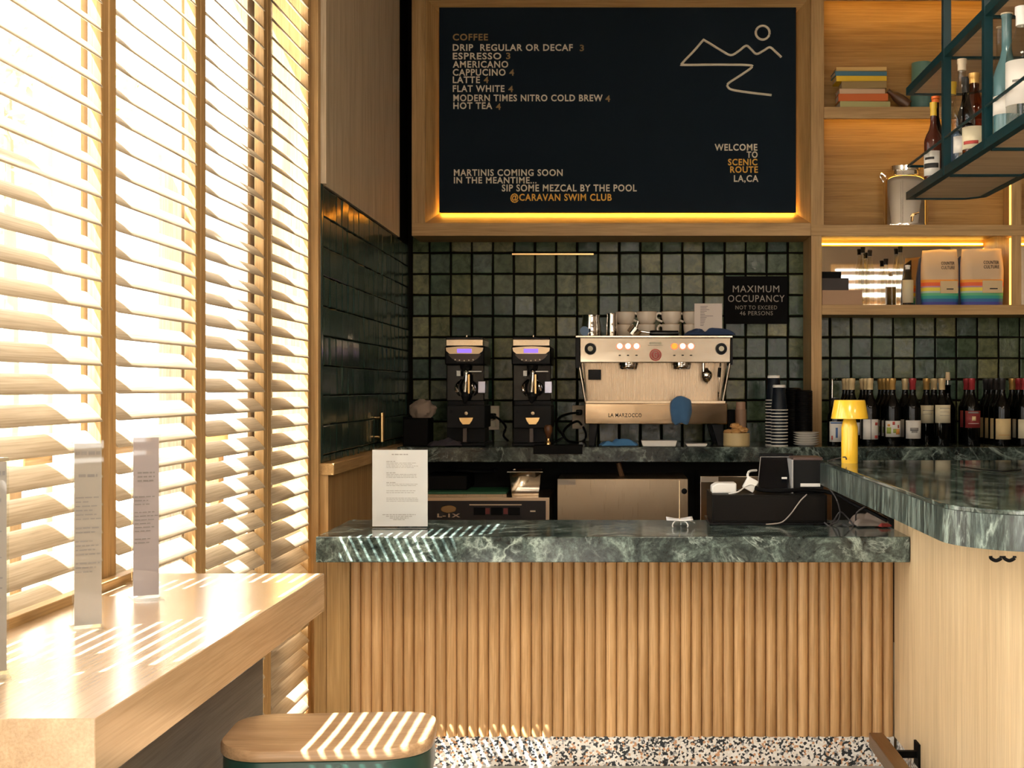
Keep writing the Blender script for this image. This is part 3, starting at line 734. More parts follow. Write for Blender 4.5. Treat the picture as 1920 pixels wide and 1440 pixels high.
wine(1631, 6.16, 3, foil_cream, lab_white, (.03, .125), 'wine bottle with white and red label right of the yellow lamp', 'wine bottle behind the white and red labelled one', [(pr_red, .68, .9, .05, .2), (pr_red, .7, .9, .7, .85), (pr_grey, .45, .5, 0, 1)])
wine(1673, 6.16, 4, foil_gold, lab_white, (.042, .118), 'wine bottle with a colourful floral label and gold capsule', 'wine bottle behind the floral labelled one', fl)
wine(1711, 6.16, 1, foil_red, lab_white, (.034, .12), 'wine bottle with red capsule and plain white label', '', [(pr_grey, .28, .72, .42, .6), (pr_grey, .36, .66, .32, .42)])
wine(1697, 6.36, 1, foil_cream, lab_white, (.034, .12), 'wine bottle with cream capsule behind the red capsuled one', '')
wine(1737, 6.25, 1, foil_gold, lab_cream, (.105, .19), 'wine bottle with cream label and orange gold capsule, left of its twin', '', [(pr_grey, .2, .8, .7, .73), (pr_grey, .2, .7, .5, .53)])
wine(1751, 6.34, 1, foil_cream, None, None, 'wine bottle behind the two cream labelled ones', '')
wine(1766, 6.16, 1, foil_cream, lab_cream, (.108, .193), 'wine bottle with tall cream label and cream capsule', 'wine bottle behind the tall cream labelled one', [(pr_grey, .3, .9, .8, .83), (pr_grey, .3, .8, .6, .62), (pr_grey, .3, .85, .4, .42)])
wine(1822, 6.16, 2, foil_red, lab_red, (.085, .165), 'wine bottle with dark red label and red capsule', 'wine bottle behind the dark red labelled one', [(lab_tan, .4, .6, .42, .68), (lab_white, .2, .8, .24, .27), (pr_grey, .2, .8, .85, .95)])
wine(1879, 6.16, 4, foil_blk, lab_tan, (.03, .128), 'dark capsuled wine bottle with a tan label near the right edge', 'dark capsuled wine bottle behind the tan labelled one', [(pr_or, .2, .8, .2, .22)])
wine(1898, 6.30, 1, foil_gold, pr_red, (.03, .128), 'wine bottle with gold capsule and reddish label near the right edge', '')
wine(1921, 6.16, 2, foil_red, lab_cream, (.035, .125), 'wine bottle cut by the right picture edge', 'wine bottle behind the one cut by the picture edge')
bottle('jar_bottle', 'short dark bottle with a white and blue label beside the oak post', (X(1566, 6.13), 6.13, KZ), .225, .037, .016, None, wine_glass, foil_blk, .03, lab_white, (.02, .115), None, (215, 330), .66, decor=[(pr_blue, .42, .56, .2, .7), (pr_blue, .1, .9, .9, .97), (pr_red, .15, .25, .1, .3)])
sp = thing('cork_spout', 'pale cork pourer rising above the wine bottles', 'pourer', (X(1777, 6.42), 6.42, KZ))
bottle('wine_bottle', 'dark uncapped wine bottle under the pale cork pourer', (X(1777, 6.42), 6.42, KZ), .29, .0395, .0145, None, wine_glass, None, group='wine bottles on the back counter')
MB().cyl((X(1777, 6.42), 6.42, KZ+.29), (X(1777, 6.42), 6.42, KZ+.315), .004).build('stem', chrome, sp)
MB().cyl((X(1777, 6.42), 6.42, KZ+.312), (X(1777, 6.42), 6.42, KZ+.352), .012, .0105).build('cork', pbr('cork', (.6, .45, .27), .8), sp)
mu = thing('bar_spoon', 'tall silver bar tool with a round top left of the wine bottles', 'bar tool', (X(1561, 6.22), 6.22, KZ))
MB().cyl((X(1558, 6.22), 6.20, KZ), (X(1562, 6.22), 6.24, Z(712, 6.22)), .0035).build('stem', chrome, mu)
MB().lathe([(0, 0), (.019, .001), (.021, .005), (0, .009)], (X(1562, 6.24), 6.24, Z(712, 6.22)), 20).build('disc', chrome, mu)

# ------------------------------------------------------------------ yellow lamp
D = 4.13; lx, lz = X(1593, D), BZ
lp = thing('table_lamp', 'small glossy yellow cordless lamp on the bar end', 'lamp', (lx, D, lz))
s_ = D/F
MB().lathe([(0, 0), (.0255, .0), (.0262, .002), (.0262, 66*s_), (.0252, 69*s_), (.0190, 83*s_), (0, 85*s_)], (lx, D, lz), 40).build('body', yellow, lp, ang=22)
MB().lathe([(0, 118*s_), (.0475, 118*s_), (.0490, 117*s_), (.0590, 83.5*s_), (.0580, 83*s_), (.0478, 115*s_), (0, 116*s_)], (lx, D, lz), 44).build('shade', yellow, lp, ang=40)

# ------------------------------------------------------------------ espresso machine
D = 6.12
em = thing('espresso_machine', 'polished steel two group espresso machine on the back counter', 'coffee machine', (X(1228, D), 6.3, KZ))
MB().prism([(D-.006, Z(633, D)), (D+.004, Z(680, D)), (6.5, Z(680, D)), (6.5, Z(633, D))], 'x', X(1087, D), X(1370, D)).build('head', steel, em, bevel=.004)
pbox(1079, 631, 1087, 690, D+.01, 6.5).build('side_cover', black, em, bevel=.002)
pbox(1370, 631, 1374, 684, D+.01, 6.5).build('side_cover', black, em, bevel=.002)
pbox(1079, 629, 1374, 633, D, 6.5).build('cup_tray', steel, em, bevel=.002)
MB().prism([(X(1088, D), Z(680, D)), (X(1368, D), Z(680, D)), (X(1352, D), Z(757, D)), (X(1102, D), Z(757, D))], 'y', 6.26, 6.48).build('splash_panel', brushed('splash_steel', (.33, .25, .17), .28, (200, 2, 2), .05), em)
for a, b in (((1085, 681), (1098, 757)), ((1369, 681), (1355, 757))):
    MB().tube([at(*a, D+.02), at(*b, D+.02)], .0055, 8, 0).build('side_strut', steel, em)
    MB().tube([at(a[0]+(10 if a[0] < 1200 else -8), 681, D+.01), at(b[0]+(3 if a[0] < 1200 else -5), 757, D+.01)], .0035, 8, 0).build('steam_wand', chrome, em)
MB().prism([(6.066, Z(756, D)), (6.074, Z(795, D)), (6.5, Z(795, D)), (6.5, Z(756, D))], 'x', X(1097, D), X(1362, D)).build('drip_tray_housing', brushed('copper_steel', (.50, .34, .20), .16, (2, 200, 200), .10), em, bevel=.004)
pbox(1099, 752, 1360, 757, 6.09, 6.26).build('drip_grate', steel_b, em)
for cx, ph in ((1178.5, 0), (1278, 1)):
    c = at(cx, 680, 6.165)
    MB().lathe([(0, .002), (.035, .002), (.045, 0), (.047, -.012), (.042, -.014), (.042, -.024), (.038, -.031), (0, -.031)], c, 32).build('group_head', chrome, em)
    MB().lathe([(0, 0), (.018, 0), (.016, -.014), (0, -.015)], (c.x, c.y-.03, c.z-.002), 20).build('group_screw', steel, em)
for cx in (1107, 1352):
    c = at(cx, 654, D)
    k_ = MB().lathe([(0, .001), (.028, .001), (.0285, -.004), (.026, -.022), (.013, -.024), (0, -.024)], c, 32, 'y').build('steam_knob', black, em)
    MB().lathe([(0, -.024), (.0125, -.0242), (.0125, -.0255), (0, -.026)], c, 24, 'y').build('knob_cap', lcd_c, k_)
for i, bx in enumerate((1162, 1177.5, 1193.5, 1264.5, 1280, 1295.5)):
    c = at(bx, 649, D)
    hot = i == 3
    b_ = MB().lathe([(0, .001), (.0175, .001), (.0175, -.003), (.0135, -.004), (0, -.004)], c, 24, 'y').build('brew_button', btn_ring, em)
    MB().lathe([(0, -.0038), (.0135, -.0041), (.012, -.006), (0, -.006)], c, 24, 'y').build('button_face', btn_hot if hot else btn_glow, b_)
    c = at(bx, 666.5, D)
    MB().box(c.x-.005, c.x+.005, D-.0012, D+.001, c.z-.002, c.z+.003).build('button_icon', ink_d, em)
d_ = pbox(1214.5, 639, 1243, 648, D-.003, D+.002).build('display', black, em, bevel=.001)
pbox(1217.5, 640.5, 1240, 646, D-.0042, D).build('display_glass', lcd_c, d_)
c = at(1229, 665.5, D)
bd = MB().lathe([(0, .001), (.0285, .001), (.0285, -.004), (.026, -.005), (0, -.005)], c, 36, 'y').build('badge', red_badge, em)
MB().tube([(c.x+.0215*math.cos(a), D-.0053, c.z+.0215*math.sin(a)) for a in [k*math.pi/8 for k in range(16)]], .0012, 6, 2, True).build('badge_ring', cream, bd)
MB().tube([(c.x+.006, D-.0055, c.z+.011), (c.x-.004, D-.0055, c.z+.012), (c.x-.007, D-.0055, c.z), (c.x-.003, D-.0055, c.z-.012), (c.x+.006, D-.0055, c.z-.010), (c.x+.006, D-.0055, c.z), (c.x+.001, D-.0055, c.z)], .0016, 6, 3).build('badge_glyph', cream, bd)
pwriting('lettering', 'LA MARZOCCO', 1141, 775, 1203, 782, 6.07, ink_d, em, .01)
pbox(1103, 693, 1127, 712, 6.22, 6.262).build('tap_block', black, em, bevel=.002)
c = at(1325, 704, 6.19)
MB().lathe([(0, -.042), (.004, -.041), (.005, -.033), (.016, -.025), (.026, -.008), (.0275, .004), (.022, .018), (.010, .026), (.006, .036), (0, .037)], c, 28).build('hot_water_spout', chrome, em)
MB().cyl(at(1319, 681, 6.18), at(1319, 697, 6.18), .007).build('spout_pipe', chrome, em)
MB().tube([at(1351, 681, 6.15), at(1350, 700, 6.13), at(1347, 735, 6.12), at(1347, 752, 6.13)], .004, 8).build('steam_wand', chrome, em)
MB().cyl(at(1349.5, 690, 6.128), at(1348, 707, 6.118), .008).build('wand_grip', black, em)
for a, b, c_, d_ in ((1105, 1121, 1104, 1115), (1334, 1356, 1346, 1357)):
    for D0 in (6.11, 6.42):
        MB().add([(X(a, D), D0, Z(795, D)), (X(b, D), D0, Z(795, D)), (X(b, D), D0+.05, Z(795, D)), (X(a, D), D0+.05, Z(795, D)), (X(c_, D), D0, KZ), (X(d_, D), D0, KZ), (X(d_, D), D0+.05, KZ), (X(c_, D), D0+.05, KZ)],
                 [(0, 1, 2, 3), (7, 6, 5, 4), (0, 4, 5, 1), (1, 5, 6, 2), (2, 6, 7, 3), (3, 7, 4, 0)]).build('leg', black, em, bevel=.002)
MZ = Z(629, D)       # top of the machine
# towel over the drip tray
c = at(1277, 769, 6.045)
def fold(p): return 1+.10*math.sin(7*p.x+2*p.z)*(.6-p.z*.4)+.10*noise.noise(Vector((p.x*2.2, p.y*2, p.z*1.6+4)))
def sq(p): return fold(p)*(1/max(.78, (abs(p.x)**3.2+abs(p.z)**3.2+1e-6)**(1/3.2))*.95 if (p.x or p.z) else 1)
o = MB().ball(c, .052, .030, .066, lambda p: sq(p), 36, 22).build('bar_towel', blue_cloth, loc=tuple(c)); tag(o, 'blue towel hanging over the front of the espresso machine', 'towel')
cloth('bar_towel', X(1330, 6.2), 6.18, MZ, .22, .11, .035, navy_cloth, 'navy towel bunched on top of the espresso machine under the card', 3, .05, cat='towel')
o = pbox(1302, 569, 1354, 625, 6.20, 6.2015).build('recipe_card', pbr('card_greyish', (.66, .58, .52), .7), loc=tuple(at(1328, 625, 6.2))); tag(o, 'white printed card standing on the espresso machine', 'card')
m = MB(); rnd = random.Random(8)
for yy, wd in ((574, 14), (577, 12), (580, 17), (583, 12), (586, 8), (589, 9), (592, 24), (595, 12), (598, 10), (601, 9), (604, 8), (607, 7), (610, 6), (617, 4), (621, 5)):
    m.box(X(1313, 6.2), X(1313+wd, 6.2), 6.1985, 6.1999, Z(yy+1.0, 6.2), Z(yy, 6.2))
m.build('print', ink, o)
# pitchers
def pitcher(px0, px1, py0, D, label):
    x = X((px0+px1)/2, D); r = (X(px1, D)-X(px0, D))/2; h = Z(py0, D)-MZ
    t = thing('milk_pitcher', label, 'pitcher', (x, D, MZ), 'steel milk pitchers on the espresso machine')
    MB().lathe([(0, .002), (r*.96, 0), (r, .004), (r*.97, h*.5), (r*.86, h*.85), (r*.92, h), (r*.89, h), (r*.83, h*.85), (r*.93, h*.5), (r*.95, .008), (0, .006)], (x, D, MZ), 32).build('body', chrome, t, ang=60)
    MB().tube([(x-r*.2, D+r*.9, MZ+h*.9), (x-r*.2, D+r*1.7, MZ+h*.85), (x-r*.2, D+r*1.7, MZ+h*.3), (x-r*.2, D+r*.95, MZ+h*.2)], .005, 8).build('handle', chrome, t)
    return t
pitcher(1090, 1127, 591, 6.26, 'wide steel milk pitcher at the left end of the espresso machine')
pitcher(1136, 1158, 588, 6.22, 'narrow steel milk pitcher beside the beige cups')
o = MB().lathe([(0, 0), (.022, .001), (.022, .005), (.016, .007), (0, .007)], (0, 0, 0), 24, 'y')
o.v = [(a+X(1096, 6.13), b+6.13, c_+MZ+.022) for a, b, c_ in o.v]
o = o.build('machine_badge', pbr('badge_blue', (.08, .16, .28), .4), loc=(X(1096, 6.13), 6.13, MZ)); tag(o, 'small round blue badge propped on the machine by the wide pitcher', 'badge')
# cups: pairs, the upper one upside down nowhere: standing in the lower one
def cup(loc, r, h, ang, label, kind):
    x, y, z = loc
    t = thing('coffee_cup', label, 'cup', loc, 'beige cups stacked on the espresso machine')
    MB().lathe([(0, .003), (r*.55, 0), (r*.62, .003), (r*.84, h*.22), (r*.97, h*.55), (r, h), (r*.94, h), (r*.9, h*.55), (r*.75, h*.25), (0, .008)], loc, 32).build('bowl', beige_cup, t, ang=60)
    MB().lathe([(r*1.003, h*.965), (r*1.01, h*.985), (r*1.003, h*1.004), (r*.93, h*1.003)], loc, 32).build('rim', pbr('raw_clay', (.42, .28, .16), .7), t)
    ca, sa = math.cos(ang), math.sin(ang)
    MB().tube([(x+ca*r*q, y+sa*r*q, z+h*v) for q, v in ((.93, .82), (1.28, .90), (1.52, .70), (1.42, .42), (.9, .22))], .0055, 8).build('handle', beige_cup, t)
    return t
names = ('first', 'second', 'third', 'fourth')
for i, (px, D0, a) in enumerate(((1172, 6.33, math.radians(75)), (1212, 6.31, math.pi*.97), (1258, 6.30, math.pi*1.0), (1298, 6.31, math.pi*.97))):
    x = X(px, D0)
    cup((x, D0, MZ), .044, .062, math.radians(60 if i in (0, 1, 3) else 195), 'lower beige cup of the %s stack from the pitchers' % names[i], 0)
    cup((x+.002, D0, MZ+.0605), .049, .062, a, 'upper beige cup of the %s stack from the pitchers' % names[i], 1)
pf = thing('portafilter', 'chrome portafilter with a black handle lying on the espresso machine', 'portafilter', (X(1220, 6.17), 6.17, MZ))
hc = at(1192, 618, 6.17)
MB().tube([hc+Vector((-.018, 0, -.022)), hc+Vector((.006, -.004, .008))], [.030, .033], 24, 0).build('basket', chrome, pf)
MB().cyl(hc+Vector((.0, -.004, .002)), hc+Vector((.012, -.01, .04)), .006).build('lug', chrome, pf)
MB().cyl(hc+Vector((.02, 0, -.008)), at(1219, 624, 6.17), .006).build('neck', chrome, pf)
MB().tube([at(1218, 624, 6.17), at(1224, 624.5, 6.17), at(1250, 625, 6.17), at(1272, 624.5, 6.17)], [.010, .0135, .0135, .012], 14, 4).build('handle', black_g, pf)

# ------------------------------------------------------------------ grinders
def grinder(px, label):
    D = 6.12; dx = px-875
    Q = lambda a, b, c_, d_, D0, D1: pbox(a+dx, b, c_+dx, d_, D0, D1)
    t = thing('coffee_grinder', label, 'coffee grinder', (X(px, D), 6.3, KZ))
    Q(836, 636, 906, 649, 6.15, 6.42).build('hopper_band', steel, t, bevel=.003)
    Q(834, 649, 908, 684, 6.13, 6.45).build('head', black, t, bevel=.006)
    Q(836, 632, 906, 637, 6.16, 6.42).build('hopper_lid', black_g, t, bevel=.003)
    MB().cyl(at(px, 632, 6.25), at(px, 628.5, 6.25), .006).build('lid_knob', steel, t)
    xs = lambda a: X(a+dx, D)
    top = [(xs(836+70*i/10), Z(652-2.5*math.sin(math.pi*i/10), D)) for i in range(11)]
    bot = [(xs(905), Z(658, D)), (xs(898), Z(663.5, D)), (xs(843), Z(663.5, D)), (xs(837), Z(658, D))]
    fp = MB().prism(top+bot, 'y', 6.118, 6.14).build('display_panel', pbr('panel_champagne', (.55, .42, .28), .3, .8), t)
    Q(857, 654, 884, 661.5, 6.115, 6.125).build('screen', lcd, fp)
    lo = [(xs(840), Z(664.5, D)), (xs(902), Z(664.5, D)), (xs(896), Z(672, D)), (xs(885), Z(678, D)), (xs(857), Z(678, D)), (xs(847), Z(672, D))]
    kp = MB().prism(lo, 'y', 6.119, 6.14).build('key_panel', pbr('key_brown', (.06, .03, .012), .35), t)
    for i, bx in enumerate((853.5, 861.5, 870.5, 879, 887)):
        c = at(bx+dx, 674.5-.9*(2-abs(i-2))*-1, 6.118)
        MB().lathe([(0, 0), (.0035, 0), (.0035, -.002), (0, -.0025)], c, 12, 'y').build('button', cream, kp)
    Q(837, 684, 908, 752, 6.24, 6.45).build('body', black_g, t, bevel=.004)
    MB().lathe([(0, .03), (.026, .03), (.024, 0), (.013, -.02), (.013, -.03), (0, -.03)], at(px-3, 690, 6.19), 20).build('burr_neck', dark_grey, t)
    MB().tube([at(px-2, 693, 6.17), at(px-1, 702, 6.165), at(px-3, 736, 6.17)], [.008, .011, .011], 14, 2).build('chute', chrome, t)
    Q(877.5, 702, 880.5, 738, 6.16, 6.17).build('chute_rail', brass, t)
    Q(879, 695.5, 903, 697.5, 6.17, 6.175).build('level_bar', white, t)
    Q(856, 695, 863, 705, 6.16, 6.18).build('clip', white, t, bevel=.001)
    for s_ in (-1, 1):
        MB().tube([at(px-3+s_*7, 712, 6.2), at(px-3+s_*15, 722, 6.16), at(px-3+s_*16, 732, 6.14), at(px-3+s_*10, 742, 6.16)], [.004, .008, .008, .004], 10).build('fork', chrome, t)
    Q(896, 715, 910, 737, 6.2, 6.24).build('side_plate', brushed('blue_steel', (.45, .47, .6), .3), t, bevel=.002)
    MB().lathe([(0, .03), (.014, .03), (.02, .01), (.008, -.02), (0, -.025)], at(px-3, 747, 6.17), 20).build('outlet', dark_grey, t)
    Q(838, 760, 909, 803, 6.13, 6.42).build('motor_housing', dark_grey, t, bevel=.003)
    Q(840, 752, 908, 760, 6.2, 6.42).build('waist', black, t)
    hs = [(xs(860), Z(783, D)), (xs(887), Z(783, D)), (xs(885), Z(789, D)), (xs(880), Z(796, D)), (xs(867), Z(796, D)), (xs(862), Z(789, D))]
    MB().prism(hs, 'y', 6.122, 6.135).build('emblem', brass, t, bevel=.001)
    MB().lathe([(0, 0), (.008, 0), (.008, -.004), (0, -.005)], at(px-1, 775, 6.13), 16, 'y').build('dial', steel_b, t)
    MB().lathe([(0, 0), (.009, 0), (.009, -.002), (0, -.002)], at(px-29, 772, 6.13), 16, 'y').build('badge', black, t)
    Q(868, 803, 875, 829, 6.15, 6.17).build('column', pbr('brown_post', (.08, .055, .04), .4), t)
    Q(838, 803, 909, 836, 6.22, 6.42).build('rear_housing', black, t)
    box(X(836+dx, D), X(911+dx, D), 6.09, 6.44, KZ, KZ+.014).build('base', black, t, bevel=.003)
    return t
grinder(875, 'black coffee grinder left of its twin on the back counter'); grinder(1000, 'black coffee grinder next to the espresso machine')

# ------------------------------------------------------------------ back counter, left part
kb = thing('knock_box', 'black knock box left of the grinders', 'box', (X(778, 6.16), 6.2, KZ))
pbox(755, 784, 803, 837, 6.12, 6.30).build('bin', black_m, kb, bevel=.006)
MB().tube([at(760, 784, 6.21)+Vector((-.01, 0, 0)), at(798, 784, 6.21)+Vector((.01, 0, 0))], .008, 10, 0).build('bar', black, kb)
def crum(p): return 1+.22*noise.noise(p*2.2)+.12*noise.noise(p*5)
c = at(792, 768, 6.22)
o = MB().ball((c.x, c.y, c.z-.004), .062, .05, .052, crum, 28, 16).build('crumpled_bag', pbr('crumpled_paper', (.28, .21, .16), .8), loc=tuple(c)); tag(o, 'crumpled brown paper bag on the knock box', 'bag')
pbar = thing('pull_bar', 'short brass bar on the dark tiled side wall', 'bar', (WX+.05, 5.72, Z(800, 5.72)))
xx = X(716, 5.72)
MB().cyl((xx, 5.72, Z(828, 5.72)), (xx, 5.72, Z(774, 5.72)), .0115).build('tube', brass, pbar)
for yy in (783, 819): MB().cyl((xx, 5.72, Z(yy, 5.72)), (WX-.004, 5.72, Z(yy, 5.72)), .006).build('standoff', brass, pbar)
cloth('cleaning_cloth', X(835, 6.06), 6.055, KZ, .15, .09, .035, plum_cloth, 'dark plum cleaning cloth on the back counter by the left grinder', 5, .2)
tm = thing('tamping_mat', 'black rubber tamping mat over the back counter edge', 'mat', (X(1046, 6.02), 6.02, KZ))
box(X(1000, 5.99), X(1092, 5.99), 5.985, 6.09, KZ, KZ+.008).build('pad', black_m, tm, bevel=.002)
box(X(1000, 5.99), X(1092, 5.99), 5.985, 5.997, KZ-.032, KZ+.004).build('lip', black_m, tm, bevel=.002)
tp = thing('coffee_tamper', 'coffee tamper with a dark wooden handle on the mat', 'tamper', (X(1028, 6.05), 6.05, KZ+.008))
c = (X(1028, 6.05), 6.05, KZ+.008)
MB().lathe([(0, 0), (.016, 0), (.017, .002), (.015, .012), (.008, .02), (.007, .03), (0, .031)], c, 24).build('base', brass, tp)
MB().lathe([(0, .03), (.008, .03), (.012, .045), (.019, .062), (.02, .08), (.013, .092), (0, .095)], c, 24).build('handle', pbr('walnut', (.12, .05, .02), .3), tp)
for k, (px0, px1, py0, py1) in enumerate(((913, 936, 761, 806), (1073, 1096, 760, 804))):
    o = thing('wall_outlet', ('cream wall outlet between the two grinders', 'cream wall outlet beside the espresso machine')[k], 'outlet', tuple(at(px0, py1, 6.64)))
    pbox(px0, py0, px1, py1, 6.635, 6.65).build('plate', cream, o, bevel=.002)
    for yy in (py0+12, py1-12): pbox(px0+6, yy-6, px1-6, yy+6, 6.632, 6.637).build('socket', lcd_c, o, bevel=.001)
def cable(name, pts, r, mat, label, cat='cable'):
    o = MB().tube(pts, r, 8, 6).build(name, mat, loc=tuple(pts[0])); return tag(o, label, cat)
def plug(pt, label):
    o = MB().box(pt.x-.016, pt.x+.016, pt.y-.03, pt.y, pt.z-.014, pt.z+.014).build('power_plug', black, loc=tuple(pt), bevel=.006); tag(o, label, 'plug')
plug(at(925, 780, 6.632), 'black plug in the outlet between the grinders'); plug(at(1086, 773, 6.632), 'black plug in the upper socket beside the machine')
cable('power_cable', [at(925, 780, 6.60), at(936, 786, 6.52), at(948, 800, 6.5), at(944, 816, 6.5), at(952, 826, 6.45)], .006, black, 'black power cable hanging between the two grinders')
cable('power_cable', [at(1084, 774, 6.60), at(1066, 776, 6.5), at(1048, 784, 6.45), at(1044, 800, 6.42), at(1056, 818, 6.4), at(1042, 828, 6.4)], .006, black, 'black power cable arching from the outlet to the right grinder')
cable('power_cable', [at(1090, 796, 6.60), at(1082, 790, 6.5), at(1066, 798, 6.48), at(1056, 812, 6.45), at(1064, 826, 6.45), at(1084, 830, 6.4)], .006, black, 'black power cable looping low beside the espresso machine')
cable('power_cable', [at(1093, 800, 6.60), at(1099, 816, 6.59), at(1092, 829, 6.58), at(1076, 829, 6.58)], .0055, black, 'short black cable lying on the counter by the machine legs')

# ------------------------------------------------------------------ back counter, right part
cloth('cleaning_cloth', X(1160, 6.06), 6.065, KZ, .175, .085, .035, pbr('bright_blue_cloth', (.06, .20, .42), .9, bump=.5, bscale=600), 'bright blue cleaning cloth under the espresso machine', 9, .12)
for k, (a, b, c_, d_) in enumerate(((1202, 1270, 826, 839), (1286, 1327, 832, 840))):
    D0 = 6.035 if k == 0 else 6.03
    x0, x1 = X(a, D0), X(b, D0); h = Z(c_, D0)-KZ
    o = MB().prism([(x0+.008, KZ), (x1-.008, KZ), (x1, KZ+h), (x0, KZ+h)], 'y', D0, D0+.10).build('serving_tray', white_g, loc=(x0, D0, KZ), bevel=.004)
    tag(o, ('larger white dish under the espresso machine', 'smaller white dish under the espresso machine')[k], 'dish')
D0 = 6.09; x = X(1381, D0); r = X(1406, D0)-x
sb = thing('snack_bowl', 'straight cream bowl beside the espresso machine', 'bowl', (x, D0, KZ))
MB().lathe([(0, 0), (r*.95, 0), (r, .004), (r*1.0, .062), (r*.95, .062), (r*.93, .008), (0, .008)], (x, D0, KZ), 36).build('bowl', pbr('bowl_cream', (.52, .40, .20), .5), sb)
rnd = random.Random(3); ck = pbr('pastry', (.50, .27, .09), .7, bump=.5, bscale=80)
for i in range(9):
    a = i*2*math.pi/9*1.6; rr = r*.5*(i % 3)/2+.008
    o = MB().ball((x+rr*math.cos(a), D0+rr*math.sin(a), KZ+.066+.020*(i % 3 == 0)+.010*(i % 2)), .024, .020, .013, lambda p, i=i: crum(p+Vector((i*3.1, i, 0)))*(1+.25*noise.noise(p*3+Vector((i, 2, 1)))), 16, 10).build('pastry', ck, loc=(x+rr*math.cos(a), D0+rr*math.sin(a), KZ+.06))
    tag(o, 'golden pastry piece heaped in the cream bowl', 'pastry', 'pastries in the cream bowl')
jx = X(1389, 6.3)
gj = thing('peach_bottle', 'dusty pink capped bottle behind the cream bowl', 'bottle', (jx, 6.3, KZ))
MB().lathe([(0, 0), (.026, 0), (.027, .004), (.027, .17), (0, .172)], (jx, 6.3, KZ), 24).build('body', pbr('dusty_pink', (.32, .20, .13), .5), gj)
MB().lathe([(0, .17), (.023, .17), (.023, .205), (0, .207)], (jx, 6.3, KZ), 24).build('cap', pbr('dusty_pink_cap', (.40, .25, .17), .5), gj)
o = pbox(1364, 768, 1379, 836, 6.34, 6.40).build('black_carton', black_m, loc=tuple(at(1371, 836, 6.34)), bevel=.004); tag(o, 'narrow black carton between the machine and the pink bottle', 'carton')
# paper cups
navy = pbr('cup_navy', (.006, .010, .017), .4, spec=.2); lip = pbr('cup_lip', (.75, .72, .66), .5)
def cup_stack(px, D0, n0, top, stack_label, group, lips):
    xx = X(px, D0); pitch = .0152
    first = None
    for i in range(n0):
        z = KZ+i*pitch
        if first is None:
            t = thing('paper_cup', stack_label, 'paper cup', (xx, D0, z), group)
            MB().lathe([(0, .108), (.028, .108), (.029, .106), (.0385, .004), (.0375, .004), (.0275, .104), (0, .105)], (xx, D0, z), 28).build('wall', navy, t)
            MB().lathe([(.0385, 0), (.041, .0005), (.0418, .0025), (.041, .0045), (.0385, .005)], (xx, D0, z), 28).build('lip', lip, t)
            first = t
        else: copy_tree(first, (xx, D0, z))
    z = KZ+(n0-1)*pitch+.108
    return z
cup_stack(1461, 6.12, 12, 0, 'navy paper cup upside down in the front stack', 'paper cups in the front stack', 0)
z2 = cup_stack(1451, 6.22, 15, 0, 'navy paper cup upside down in the back stack', 'paper cups in the back stack', 0)
for k, (px, D0, n0) in enumerate(((1462, 6.12, 12), (1452, 6.22, 15))):
    z = KZ+(n0-1)*.0152+.108; xx = X(px-1, D0)
    o = MB().lathe([(0, 0), (.030, 0), (.031, .003), (.030, .011), (.027, .013), (0, .013)], (xx, D0, z), 28).build('cup_lid', white, loc=(xx, D0, z)); tag(o, ('white lid on top of the front stack of paper cups', 'white lid on top of the back stack of paper cups')[k], 'lid')
for k, (px, D0, top) in enumerate(((1487, 6.24, 727), (1507, 6.2, 731))):
    xx = X(px, D0); zt = Z(top, D0)
    prof = [(0, 0)]; z = 0; H_ = zt-KZ
    while z < H_-.012: prof += [(.041, z), (.0425, z+.003), (.041, z+.006), (.040, z+.0085)]; z += .009
    prof += [(.038, H_-.004), (.034, H_), (0, H_)]
    o = MB().lathe(prof, (xx, D0, KZ), 28).build('lid_tower', black, loc=(xx, D0, KZ)); tag(o, ('tall sleeve of black cup lids behind the paper cups', 'tall sleeve of black cup lids beside the oak post')[k], 'lid sleeve')
D0 = 6.10; xx = X(1511.5, D0); first = None
for i in range(6):
    z = KZ+i*.0108
    if first is None:
        first = MB().lathe([(0, .004), (.032, .0), (.036, .001), (.058, .009), (.061, .0118), (.058, .0125), (.034, .006), (0, .0065)], (xx, D0, z), 40).build('saucer', white_g, loc=(xx, D0, z)); tag(first, 'white saucer in the stack next to the paper cups', 'saucer', 'stacked white saucers')
    else: copy_tree(first, (xx, D0, z))
# occupancy sign
sg = thing('occupancy_sign', 'black maximum occupancy sign on the green tiles', 'sign', tuple(at(1418, 607, 6.64)))
pbox(1358, 518, 1477, 607, 6.635, 6.65).build('plate', pbr('sign_black', (.0014, .0014, .0017), .6, spec=.08), sg, bevel=.001)
sgt = pbr('sign_letter', (.36, .32, .27), .6); sgd = pbr('sign_letter_dim', (.28, .25, .20), .6)
pwriting('lettering', 'MAXIMUM', 1374, 535.5, 1461, 548, 6.635, sgt, sg, 0); pwriting('lettering', 'OCCUPANCY', 1365, 553.5, 1471, 566, 6.635, sgt, sg, 0)
pwriting('lettering', 'NOT TO EXCEED', 1379, 573, 1457, 580, 6.635, sgd, sg, 0); pwriting('lettering', '46 PERSONS', 1387, 583.5, 1449, 591, 6.635, sgd, sg, 0)

